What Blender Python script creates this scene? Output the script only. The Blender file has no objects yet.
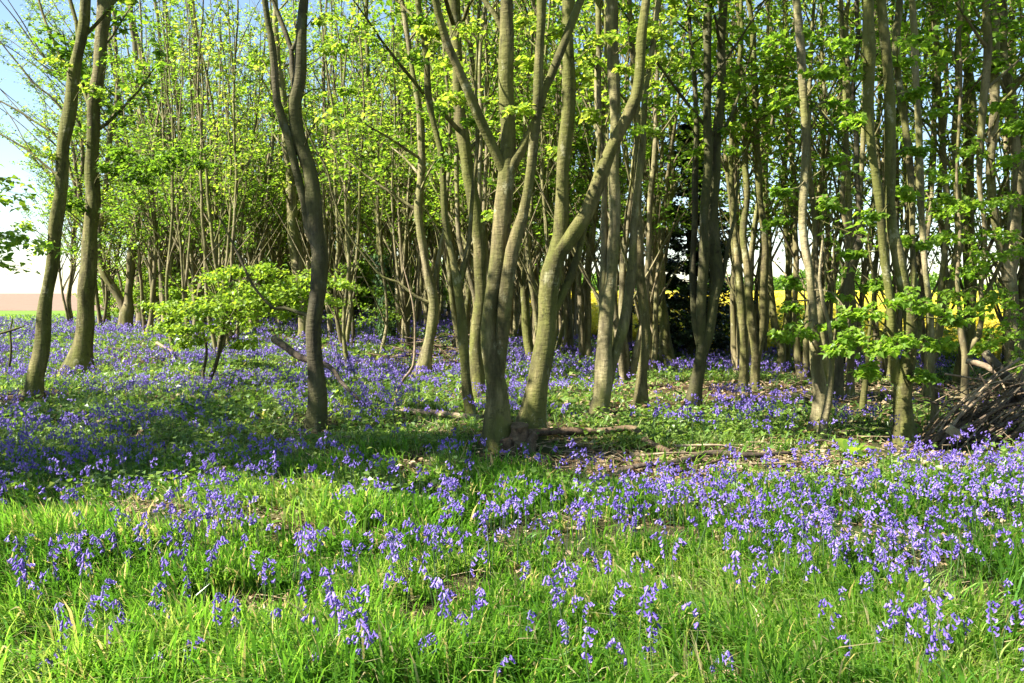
import bpy, bmesh, math, random
import numpy as np
from mathutils import Vector

SEED = 11
random.seed(SEED)
rng = np.random.default_rng(SEED)
PI = math.pi
scene = bpy.context.scene
COL = scene.collection

# ------------------------------------------------------------------ camera model
W, H, F = 1024, 683, 900.0
HOR = 293.0
CAMZ = 1.55
PITCH = math.atan((H / 2 - HOR) / F)
CP, SP = math.cos(PITCH), math.sin(PITCH)


def terrain(x, y):
    x = np.asarray(x, float); y = np.asarray(y, float)
    near = 0.035 * np.sin(0.9 * x + 0.6) * np.sin(0.75 * y + 1.0) + 0.025 * np.sin(1.9 * x - 1.1 * y) + 0.015 * np.sin(3.7 * x + 2.9 * y + 1)
    big = 0.06 * np.sin(0.23 * x + 1.2) * np.sin(0.19 * y)
    fade = np.clip(1 - (np.hypot(x, y) - 40) / 30, 0, 1)
    rise = 0.50 * np.exp(-((x + 7) / 10) ** 2 - ((y - 40) / 15) ** 2)
    return (near + big) * fade + rise


def ray(px, py):
    a = (px - W / 2) / F
    b = (H / 2 - py) / F
    d = np.array([a, CP + b * SP, -SP + b * CP])
    return d / d[1]


def at(px, py, Y):
    return np.array([0, 0, CAMZ]) + ray(px, py) * Y


def on_plane(px, py, z):
    d = ray(px, py)
    return np.array([0, 0, CAMZ]) + d * ((z - CAMZ) / d[2])


def ground_at(px, py):
    p = on_plane(px, py, 0)
    for _ in range(6):
        p = on_plane(px, py, float(terrain(p[0], p[1])))
    return p


def project(x, y, z):
    x = np.asarray(x, float); y = np.asarray(y, float); z = np.asarray(z, float) - CAMZ
    dep = y * CP - z * SP
    up = y * SP + z * CP
    return W / 2 + F * x / dep, H / 2 - F * up / dep


# ------------------------------------------------------------------ noise
_perm = np.random.default_rng(5).random((256, 256))


def vnoise(x, y):
    xi = np.floor(x).astype(int); yi = np.floor(y).astype(int)
    fx = x - xi; fy = y - yi
    fx = fx * fx * (3 - 2 * fx); fy = fy * fy * (3 - 2 * fy)
    g = lambda i, j: _perm[i & 255, j & 255]
    return (g(xi, yi) * (1 - fx) + g(xi + 1, yi) * fx) * (1 - fy) + (g(xi, yi + 1) * (1 - fx) + g(xi + 1, yi + 1) * fx) * fy


def fnoise(x, y, s=1.0, o=0.0):
    x = np.asarray(x) / s + o; y = np.asarray(y) / s + o * 1.7
    return 0.55 * vnoise(x, y) + 0.3 * vnoise(2.1 * x + 9, 2.1 * y + 4) + 0.15 * vnoise(4.3 * x + 2, 4.3 * y + 31)


# ------------------------------------------------------------------ mesh builder
class MB:
    def __init__(self):
        self.v, self.f, self.t, self.n = [], {3: [], 4: []}, [], 0

    def add(self, v, f, tint=None):
        v = np.asarray(v, np.float32).reshape(-1, 3)
        f = np.asarray(f, np.int64)
        if len(v) == 0:
            return
        self.v.append(v)
        self.f[f.shape[1]].append(f + self.n)
        if tint is None:
            tint = np.full(len(v), 0.5, np.float32)
        elif np.isscalar(tint):
            tint = np.full(len(v), tint, np.float32)
        self.t.append(np.asarray(tint, np.float32))
        self.n += len(v)

    def faces_only(self, f):
        """faces on vertices of the latest add (indices relative to whole mesh)"""
        f = np.asarray(f, np.int64)
        self.f[f.shape[1]].append(f)

    def mesh(self, name, mat, smooth=True, origin=(0, 0, 0)):
        me = bpy.data.meshes.new(name)
        v = np.concatenate(self.v) - np.asarray(origin, np.float32)
        me.vertices.add(len(v)); me.vertices.foreach_set('co', v.astype(np.float32).ravel())
        loops, starts, pos = [], [], 0
        for k in (3, 4):
            if self.f[k]:
                f = np.concatenate(self.f[k])
                loops.append(f.ravel())
                starts.append(pos + np.arange(len(f)) * k)
                pos += f.size
        loops = np.concatenate(loops); starts = np.concatenate(starts)
        me.loops.add(len(loops)); me.loops.foreach_set('vertex_index', loops.astype(np.int32))
        me.polygons.add(len(starts)); me.polygons.foreach_set('loop_start', starts.astype(np.int32))
        a = me.attributes.new('tint', 'FLOAT', 'POINT')
        a.data.foreach_set('value', np.concatenate(self.t))
        me.update(calc_edges=True)
        me.polygons.foreach_set('use_smooth', np.full(len(starts), smooth))
        me.materials.append(mat)
        return me

    def build(self, name, mat, parent=None, smooth=True, origin=(0, 0, 0)):
        o = bpy.data.objects.new(name, self.mesh(name, mat, smooth, origin))
        COL.objects.link(o)
        if parent is None:
            o.location = origin
        else:
            o.parent = parent
        return o


def tag(o, label=None, cat=None, group=None, kind=None):
    if label: o['label'] = label
    if cat: o['category'] = cat
    if group: o['group'] = group
    if kind: o['kind'] = kind
    return o


def empty(name, loc, label, cat, group=None):
    o = bpy.data.objects.new(name, None)
    o.empty_display_size = 0.2
    COL.objects.link(o)
    o.location = loc
    return tag(o, label, cat, group)


def catmull(P, step):
    """resample (n,k) control rows on a Catmull-Rom curve, about `step` apart in xyz"""
    P = np.asarray(P, float)
    if len(P) == 2:
        n = max(2, int(np.linalg.norm((P[1] - P[0])[:3]) / step))
        t = np.linspace(0, 1, n + 1)[:, None]
        return P[0] * (1 - t) + P[1] * t
    Q = np.vstack([2 * P[0] - P[1], P, 2 * P[-1] - P[-2]])
    out = []
    for i in range(1, len(Q) - 2):
        p0, p1, p2, p3 = Q[i - 1:i + 3]
        n = max(1, int(np.linalg.norm((p2 - p1)[:3]) / step))
        t = (np.arange(n) / n)[:, None]
        out.append(0.5 * (2 * p1 + (p2 - p0) * t + (2 * p0 - 5 * p1 + 4 * p2 - p3) * t ** 2 + (3 * p1 - p0 - 3 * p2 + p3) * t ** 3))
    out.append(P[-1:])
    return np.vstack(out)


def tube(mb, P, R, k=8, rough=0.0, flare=0.0, cap=False, tint=0.5, seed=None):
    P = np.asarray(P, float); R = np.asarray(R, float)
    n = len(P)
    T = np.gradient(P, axis=0)
    T /= np.linalg.norm(T, axis=1)[:, None] + 1e-9
    ref = np.array([0.83, 0.31, 0.12]) if abs(T[:, 2]).mean() > 0.6 else np.array([0.1, 0.15, 1.0])
    A = ref - T * (T @ ref)[:, None]
    A /= np.linalg.norm(A, axis=1)[:, None] + 1e-9
    B = np.cross(T, A)
    a = np.arange(k) * 2 * PI / k
    s = np.concatenate([[0], np.cumsum(np.linalg.norm(np.diff(P, axis=0), axis=1))])
    m = np.ones((n, k))
    if rough:
        r = np.random.default_rng(seed if seed is not None else int(rng.integers(1e9)))
        ph = r.random(8) * 6.28
        S = s[:, None]
        m += rough * (np.sin(2 * a + ph[0] + S * 1.1) + 0.8 * np.sin(3 * a + ph[1] - S * 1.7) + 0.6 * np.sin(S * 4.1 + ph[2] + a) + 0.5 * np.sin(S * 9 + ph[3] - 2 * a))
    if flare:
        m += flare * np.exp(-s / 0.20)[:, None] * (1 + 0.45 * np.sin(5 * a + P[0, 0] * 7)[None, :])
    V = P[:, None, :] + (R[:, None] * m)[:, :, None] * (np.cos(a)[None, :, None] * A[:, None, :] + np.sin(a)[None, :, None] * B[:, None, :])
    V = V.reshape(-1, 3)
    i = np.arange(n - 1)[:, None] * k; j = np.arange(k)[None, :]
    j2 = (j + 1) % k
    f = np.stack([i + j, i + j2, i + k + j2, i + k + j], -1).reshape(-1, 4)
    mb.add(V, f, tint)
    if cap:
        for e in (0, n - 1):
            ring = V[e * k:(e + 1) * k]
            c = ring.mean(0)
            vv = np.vstack([ring, c[None]])
            ff = [(q, (q + 1) % k, k) for q in range(k)]
            mb.add(vv, ff, tint)


def prisms(mb, P0, P1, R0, R1, tint=0.5):
    """many thin 3-sided straight twigs at once"""
    P0 = np.asarray(P0); P1 = np.asarray(P1)
    n = len(P0)
    if n == 0:
        return
    T = P1 - P0
    T = T / (np.linalg.norm(T, axis=1)[:, None] + 1e-9)
    ref = np.where(np.abs(T[:, 2:3]) > 0.8, np.array([[1.0, 0, 0]]), np.array([[0, 0, 1.0]]))
    A = np.cross(T, ref); A /= np.linalg.norm(A, axis=1)[:, None] + 1e-9
    B = np.cross(T, A)
    R0 = np.broadcast_to(np.asarray(R0, float), (n,)); R1 = np.broadcast_to(np.asarray(R1, float), (n,))
    V = np.empty((n, 6, 3))
    for q in range(3):
        o = math.cos(q * 2.094) * A + math.sin(q * 2.094) * B
        V[:, q] = P0 + o * R0[:, None]
        V[:, 3 + q] = P1 + o * R1[:, None]
    base = np.arange(n)[:, None] * 6
    f = np.concatenate([base + np.array([[q, (q + 1) % 3, 3 + (q + 1) % 3, 3 + q]]) for q in range(3)])
    mb.add(V.reshape(-1, 3), f, tint)


def unit(v):
    return v / (np.linalg.norm(v, axis=-1, keepdims=True) + 1e-9)


# palmate (sycamore-like) outline, x along the leaf, y across
_PALM = np.array([(0, 0), (0.02, .20), (-.06, .42), (.20, .36), (.36, .56), (.52, .30), (.62, .26), (1.0, 0),
                  (.62, -.26), (.52, -.30), (.36, -.56), (.20, -.36), (-.06, -.42), (.02, -.20)])


def leaves(mb, P, D, N, S, tint, kind='kite'):
    """P base points, D axis, N approx normals, S length"""
    n = len(P)
    if n == 0:
        return
    D = unit(D); X = np.cross(N, D); X = unit(X); N = np.cross(D, X)
    S = S[:, None]
    if kind == 'palm':
        o = _PALM
        V = np.empty((n, len(o), 3))
        for q, (u, w) in enumerate(o):
            z = 0.22 * abs(w) - 0.25 * max(u, 0) ** 2
            V[:, q] = P + (D * u + X * w + N * z) * S
        m = len(o)
        tri = np.array([(0, 1, 3), (1, 2, 3), (0, 3, 5), (3, 4, 5), (0, 5, 7), (5, 6, 7), (0, 7, 9), (7, 8, 9), (0, 9, 11), (9, 10, 11), (0, 11, 13), (11, 12, 13)])
    else:
        o = ((0, 0, 0), (.40, .44, .10), (1, 0, -.18), (.40, -.44, .10))
        V = np.empty((n, 4, 3))
        for q, (u, w, z) in enumerate(o):
            V[:, q] = P + (D * u + X * w + N * z) * S
        m = 4
        tri = np.array([(0, 1, 2), (0, 2, 3)])
    f = (np.arange(n)[:, None, None] * m + tri[None]).reshape(-1, 3)
    mb.add(V.reshape(-1, 3), f, np.repeat(tint, m))


# ------------------------------------------------------------------ materials
def new_mat(name):
    m = bpy.data.materials.new(name); m.use_nodes = True
    nt = m.node_tree; nt.nodes.clear()
    out = nt.nodes.new('ShaderNodeOutputMaterial')
    return m, nt, out


def ramp(nt, fac, stops):
    r = nt.nodes.new('ShaderNodeValToRGB')
    el = r.color_ramp.elements
    while len(el) < len(stops): el.new(0.5)
    for e, (p, c) in zip(el, stops):
        e.position = p; e.color = (*c, 1)
    nt.links.new(fac, r.inputs[0])
    return r.outputs[0]


def noise(nt, scale, detail=4, rough=0.6, stretch=None, coord='Object'):
    tc = nt.nodes.new('ShaderNodeTexCoord')
    src = tc.outputs[coord]
    if stretch:
        mp = nt.nodes.new('ShaderNodeMapping'); mp.inputs['Scale'].default_value = stretch
        nt.links.new(src, mp.inputs[0]); src = mp.outputs[0]
    n = nt.nodes.new('ShaderNodeTexNoise')
    n.inputs['Scale'].default_value = scale; n.inputs['Detail'].default_value = detail; n.inputs['Roughness'].default_value = rough
    nt.links.new(src, n.inputs['Vector'])
    return n.outputs[0]


def mixc(nt, fac, a, b, mode='MIX'):
    m = nt.nodes.new('ShaderNodeMix'); m.data_type = 'RGBA'; m.blend_type = mode
    for sock, val in ((m.inputs[0], fac), (m.inputs[6], a), (m.inputs[7], b)):
        if isinstance(val, (int, float)): sock.default_value = val
        elif isinstance(val, tuple): sock.default_value = (*val, 1)
        else: nt.links.new(val, sock)
    return m.outputs[2]


def attr(nt, name='tint'):
    a = nt.nodes.new('ShaderNodeAttribute'); a.attribute_name = name
    return a.outputs['Fac']


def leaf_mat(name, stops, trans_mul=(1.5, 1.7, 0.8), trans=0.45, rough=0.45, spec=0.35, vary=0.0):
    m, nt, out = new_mat(name)
    t = attr(nt)
    if vary:
        oi = nt.nodes.new('ShaderNodeObjectInfo')
        ad = nt.nodes.new('ShaderNodeMath'); ad.operation = 'MULTIPLY_ADD'
        nt.links.new(oi.outputs['Random'], ad.inputs[0]); ad.inputs[1].default_value = vary
        nt.links.new(t, ad.inputs[2])
        sb = nt.nodes.new('ShaderNodeMath'); sb.operation = 'SUBTRACT'; nt.links.new(ad.outputs[0], sb.inputs[0]); sb.inputs[1].default_value = vary / 2
        sb.use_clamp = True
        t = sb.outputs[0]
    c = ramp(nt, t, stops)
    p = nt.nodes.new('ShaderNodeBsdfPrincipled')
    nt.links.new(c, p.inputs['Base Color']); p.inputs['Roughness'].default_value = rough
    p.inputs['Specular IOR Level'].default_value = spec
    tr = nt.nodes.new('ShaderNodeBsdfTranslucent')
    nt.links.new(mixc(nt, 1.0, c, trans_mul, 'MULTIPLY'), tr.inputs['Color'])
    mx = nt.nodes.new('ShaderNodeMixShader'); mx.inputs[0].default_value = trans
    nt.links.new(p.outputs[0], mx.inputs[1]); nt.links.new(tr.outputs[0], mx.inputs[2])
    nt.links.new(mx.outputs[0], out.inputs[0])
    return m


def bark_mat(name, dark, light, moss, moss_at=0.5, stretch=(9, 9, 1.6), bump=0.5, lichen=(0.27, 0.255, 0.14)):
    m, nt, out = new_mat(name)
    streak = noise(nt, 1.0, 7, 0.7, stretch)
    patch = noise(nt, 1.5, 5, 0.65, (1, 1, 0.45))
    band = noise(nt, 1.0, 4, 0.6, (9, 9, 30))
    spot = noise(nt, 5.0, 6, 0.8, (1, 1, 0.7))
    c = ramp(nt, streak, [(0.36, dark), (0.50, tuple((a * 0.6 + b * 0.4) for a, b in zip(dark, light))), (0.66, light)])
    oi = nt.nodes.new('ShaderNodeObjectInfo')
    mm = nt.nodes.new('ShaderNodeMath'); mm.operation = 'MULTIPLY_ADD'
    nt.links.new(oi.outputs['Random'], mm.inputs[0]); mm.inputs[1].default_value = 0.14; nt.links.new(patch, mm.inputs[2])
    fac = ramp(nt, mm.outputs[0], [(moss_at - 0.03, (0, 0, 0)), (moss_at + 0.14, (0.9, 0.9, 0.9))])
    c = mixc(nt, fac, c, mixc(nt, streak, tuple(x * 0.55 for x in moss), tuple(x * 1.35 for x in moss)))
    c = mixc(nt, ramp(nt, spot, [(0.57, (0, 0, 0)), (0.64, (0.75, 0.75, 0.75))]), c, lichen)
    c = mixc(nt, ramp(nt, spot, [(0.33, (0.85, 0.85, 0.85)), (0.43, (0, 0, 0))]), c, tuple(x * 0.4 for x in dark))
    grime = noise(nt, 2.6, 6, 0.75, (1.3, 1.3, 0.35))
    c = mixc(nt, ramp(nt, grime, [(0.40, (0.7, 0.7, 0.7)), (0.52, (0, 0, 0))]), c, tuple(x * 0.9 for x in dark))
    c = mixc(nt, ramp(nt, band, [(0.60, (0, 0, 0)), (0.70, (0.5, 0.5, 0.5))]), c, tuple(x * 0.5 for x in dark))
    p = nt.nodes.new('ShaderNodeBsdfPrincipled'); p.inputs['Roughness'].default_value = 0.85
    p.inputs['Specular IOR Level'].default_value = 0.2
    nt.links.new(c, p.inputs['Base Color'])
    b = nt.nodes.new('ShaderNodeBump'); b.inputs['Strength'].default_value = bump; b.inputs['Distance'].default_value = 0.02
    nt.links.new(streak, b.inputs['Height'])
    b2 = nt.nodes.new('ShaderNodeBump'); b2.inputs['Strength'].default_value = bump; b2.inputs['Distance'].default_value = 0.015
    nt.links.new(band, b2.inputs['Height']); nt.links.new(b.outputs[0], b2.inputs['Normal']); nt.links.new(b2.outputs[0], p.inputs['Normal'])
    nt.links.new(p.outputs[0], out.inputs[0])
    return m


M = {}
M['bark'] = bark_mat('bark', (0.040, 0.032, 0.013), (0.240, 0.192, 0.085), (0.098, 0.102, 0.020), 0.45, bump=0.8)
M['bark_pale'] = bark_mat('bark_pale', (0.068, 0.055, 0.027), (0.33, 0.272, 0.145), (0.135, 0.135, 0.034), 0.52, bump=0.8)
M['bark_dark'] = bark_mat('bark_dark', (0.032, 0.026, 0.015), (0.135, 0.110, 0.060), (0.068, 0.068, 0.020), 0.48, bump=0.8, lichen=(0.10, 0.10, 0.06))
M['bark_far'] = bark_mat('bark_far', (0.070, 0.055, 0.028), (0.29, 0.228, 0.122), (0.125, 0.118, 0.032), 0.52, (6, 6, 1.2), 0.2)
M['dead_wood'] = bark_mat('dead_wood', (0.055, 0.036, 0.02), (0.22, 0.145, 0.082), (0.09, 0.07, 0.03), 0.62, (14, 14, 14), 0.6)
M['dead_dark'] = bark_mat('dead_dark', (0.035, 0.026, 0.018), (0.12, 0.085, 0.055), (0.07, 0.06, 0.03), 0.62, (14, 14, 14), 0.6)
M['straw_wood'] = bark_mat('straw_wood', (0.13, 0.092, 0.055), (0.36, 0.27, 0.165), (0.17, 0.13, 0.06), 0.70, (12, 12, 12), 0.4)
LEAF = [(0.0, (0.048, 0.105, 0.012)), (0.45, (0.118, 0.215, 0.020)), (0.8, (0.182, 0.278, 0.030)), (1.0, (0.245, 0.300, 0.050))]
M['leaf'] = leaf_mat('sycamore_leaf', LEAF, (1.9, 1.8, 1.0), 0.6, vary=0.6)
M['leaf_bright'] = leaf_mat('young_leaf', [(0, (0.090, 0.175, 0.016)), (0.5, (0.150, 0.255, 0.024)), (1, (0.22, 0.30, 0.035))], (1.9, 1.8, 1.0), 0.5, vary=0.1)
M['leaf_green'] = leaf_mat('green_leaf', [(0, (0.060, 0.120, 0.014)), (0.5, (0.125, 0.220, 0.024)), (1, (0.200, 0.285, 0.036))], (2.1, 2.1, 1.1), 0.55, vary=0.1)
M['holly'] = leaf_mat('holly_leaf', [(0, (0.010, 0.022, 0.008)), (0.6, (0.022, 0.042, 0.014)), (1, (0.04, 0.07, 0.02))], (1, 1, 0.6), 0.12, 0.3, 0.5)
M['ivy'] = leaf_mat('ivy_leaf', [(0, (0.018, 0.045, 0.010)), (0.6, (0.04, 0.085, 0.015)), (1, (0.07, 0.13, 0.02))], (1.2, 1.3, 0.6), 0.25, 0.35, 0.5)
M['grass'] = leaf_mat('grass_blade', [(0.0, (0.028, 0.078, 0.012)), (0.35, (0.075, 0.190, 0.020)), (0.70, (0.150, 0.290, 0.034)), (0.90, (0.27, 0.37, 0.085)), (0.92, (0.34, 0.28, 0.14)), (1.0, (0.44, 0.37, 0.21))], (1.6, 1.6, 0.9), 0.45, 0.32, 0.5)
M['herb'] = leaf_mat('woodland_herb', [(0.0, (0.034, 0.078, 0.014)), (0.5, (0.105, 0.190, 0.032)), (0.9, (0.210, 0.290, 0.060)), (1.0, (0.34, 0.31, 0.14))], (1.7, 1.7, 0.8), 0.45, 0.4, 0.4)
M['petal'] = leaf_mat('bluebell_petal', [(0, (0.095, 0.060, 0.30)), (0.5, (0.220, 0.150, 0.48)), (1, (0.37, 0.285, 0.66))], (1.1, 1.0, 1.05), 0.35, 0.5, 0.3, vary=0.45)
M['bell_stem'] = leaf_mat('bluebell_stem', [(0, (0.05, 0.10, 0.02)), (1, (0.10, 0.09, 0.12))], (1.2, 1.2, 0.8), 0.2)
M['litter'] = leaf_mat('dead_leaf', [(0, (0.10, 0.06, 0.03)), (0.5, (0.24, 0.16, 0.08)), (1, (0.42, 0.33, 0.20))], (1.1, 0.9, 0.6), 0.2, 0.7, 0.2)
M['rape'] = leaf_mat('rape_flower', [(0, (0.16, 0.20, 0.03)), (0.22, (0.46, 0.42, 0.04)), (0.5, (0.70, 0.58, 0.05)), (1, (0.80, 0.68, 0.08))], (1.1, 1.0, 0.5), 0.35, 0.6, 0.2)


def ground_mat():
    m, nt, out = new_mat('woodland_floor')
    n1 = noise(nt, 0.55, 5, 0.6); n2 = noise(nt, 9.0, 8, 0.75); n3 = noise(nt, 40.0, 4, 0.7)
    soil = ramp(nt, n2, [(0.3, (0.022, 0.015, 0.009)), (0.5, (0.065, 0.042, 0.022)), (0.66, (0.17, 0.115, 0.062)), (0.78, (0.28, 0.21, 0.13))])
    green = ramp(nt, n2, [(0.3, (0.012, 0.028, 0.006)), (0.6, (0.04, 0.075, 0.012)), (0.8, (0.075, 0.11, 0.02))])
    fac = ramp(nt, n1, [(0.42, (0, 0, 0)), (0.60, (0.8, 0.8, 0.8))])
    c = mixc(nt, fac, soil, green)
    p = nt.nodes.new('ShaderNodeBsdfPrincipled'); p.inputs['Roughness'].default_value = 0.95; p.inputs['Specular IOR Level'].default_value = 0.1
    nt.links.new(c, p.inputs['Base Color'])
    b = nt.nodes.new('ShaderNodeBump'); b.inputs['Strength'].default_value = 0.9; b.inputs['Distance'].default_value = 0.04
    nt.links.new(n3, b.inputs['Height']); nt.links.new(b.outputs[0], p.inputs['Normal'])
    nt.links.new(p.outputs[0], out.inputs[0])
    return m


def plain_noise_mat(name, scale, stops, rough=0.9, stretch=None, bump=0.0):
    m, nt, out = new_mat(name)
    n1 = noise(nt, scale, 6, 0.7, stretch)
    c = ramp(nt, n1, stops)
    p = nt.nodes.new('ShaderNodeBsdfPrincipled'); p.inputs['Roughness'].default_value = rough; p.inputs['Specular IOR Level'].default_value = 0.15
    nt.links.new(c, p.inputs['Base Color'])
    if bump:
        b = nt.nodes.new('ShaderNodeBump'); b.inputs['Strength'].default_value = bump; b.inputs['Distance'].default_value = 0.05
        nt.links.new(n1, b.inputs['Height']); nt.links.new(b.outputs[0], p.inputs['Normal'])
    nt.links.new(p.outputs[0], out.inputs[0])
    return m


M['ground'] = ground_mat()
M['plough'] = plain_noise_mat('ploughed_soil', 0.7, [(0.3, (0.13, 0.082, 0.055)), (0.6, (0.21, 0.14, 0.092)), (0.75, (0.27, 0.19, 0.12))], stretch=(0.3, 3, 1))
M['verge'] = plain_noise_mat('field_grass', 1.3, [(0.3, (0.06, 0.12, 0.015)), (0.6, (0.13, 0.21, 0.02)), (0.8, (0.2, 0.24, 0.05))])
M['black'] = plain_noise_mat('black_plastic', 6, [(0.3, (0.006, 0.006, 0.007)), (0.7, (0.016, 0.016, 0.018))], 0.6)
M['wall'] = plain_noise_mat('pale_render', 2, [(0.3, (0.55, 0.50, 0.45)), (0.7, (0.66, 0.62, 0.56))])
M['roof'] = plain_noise_mat('red_tiles', 5, [(0.3, (0.22, 0.06, 0.045)), (0.7, (0.34, 0.11, 0.08))])


# ------------------------------------------------------------------ the setting: ground, fields
def axis(lim_n, step, far, mid):
    a = np.concatenate([np.arange(-lim_n, lim_n + 1e-6, step)])
    pos = [lim_n]
    st = step
    while pos[-1] < far:
        st *= 1.35; pos.append(pos[-1] + st)
    e = np.array(pos[1:])
    return np.concatenate([-e[::-1], a, e])


def build_ground():
    xs = axis(14, 0.2, 2500, 0)
    ys = np.concatenate([[-2500, -900, -300, -100, -30, -10, -4], np.arange(-1, 30, 0.2)])
    st, y, ext = 0.2, 30.0, []
    while y < 3000:
        ext.append(y); st *= 1.25; y += st
    ys = np.concatenate([ys, ext])
    X, Y = np.meshgrid(xs, ys)
    Z = terrain(X, Y)
    nx, ny = len(xs), len(ys)
    v = np.stack([X, Y, Z], -1).reshape(-1, 3)
    i = np.arange(ny - 1)[:, None] * nx; j = np.arange(nx - 1)[None]
    f = np.stack([i + j, i + j + 1, i + nx + j + 1, i + nx + j], -1).reshape(-1, 4)
    mb = MB(); mb.add(v, f)
    tag(mb.build('ground', M['ground']), kind='structure')


build_ground()


def sheet(name, pts, z, mat, sub=1):
    mb = MB()
    mb.add([(x, y, z) for x, y in pts], [(0, 1, 2, 3)])
    return tag(mb.build(name, mat, smooth=False), kind='structure')


sheet('grass_field', [(-160, 47), (-13.5, 47), (-22, 78), (-260, 78)], 0.02, M['verge'])
sheet('ploughed_field', [(-260, 78), (-22, 78), (-300, 1900), (-2500, 1900)], 0.03, M['plough'])

# edge of the wood towards the rape field, from far behind on the left to the right
EDGE = np.array([(-2, 52), (-0.5, 42), (0.6, 35), (2.4, 28), (5.2, 21.5), (9.6, 19.0), (15, 17.2), (24, 14)], float)


def edge_y(x):
    return np.interp(x, EDGE[:, 0], EDGE[:, 1])


def in_field(x, y):
    return (x > -2) & (y > edge_y(x))


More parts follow.
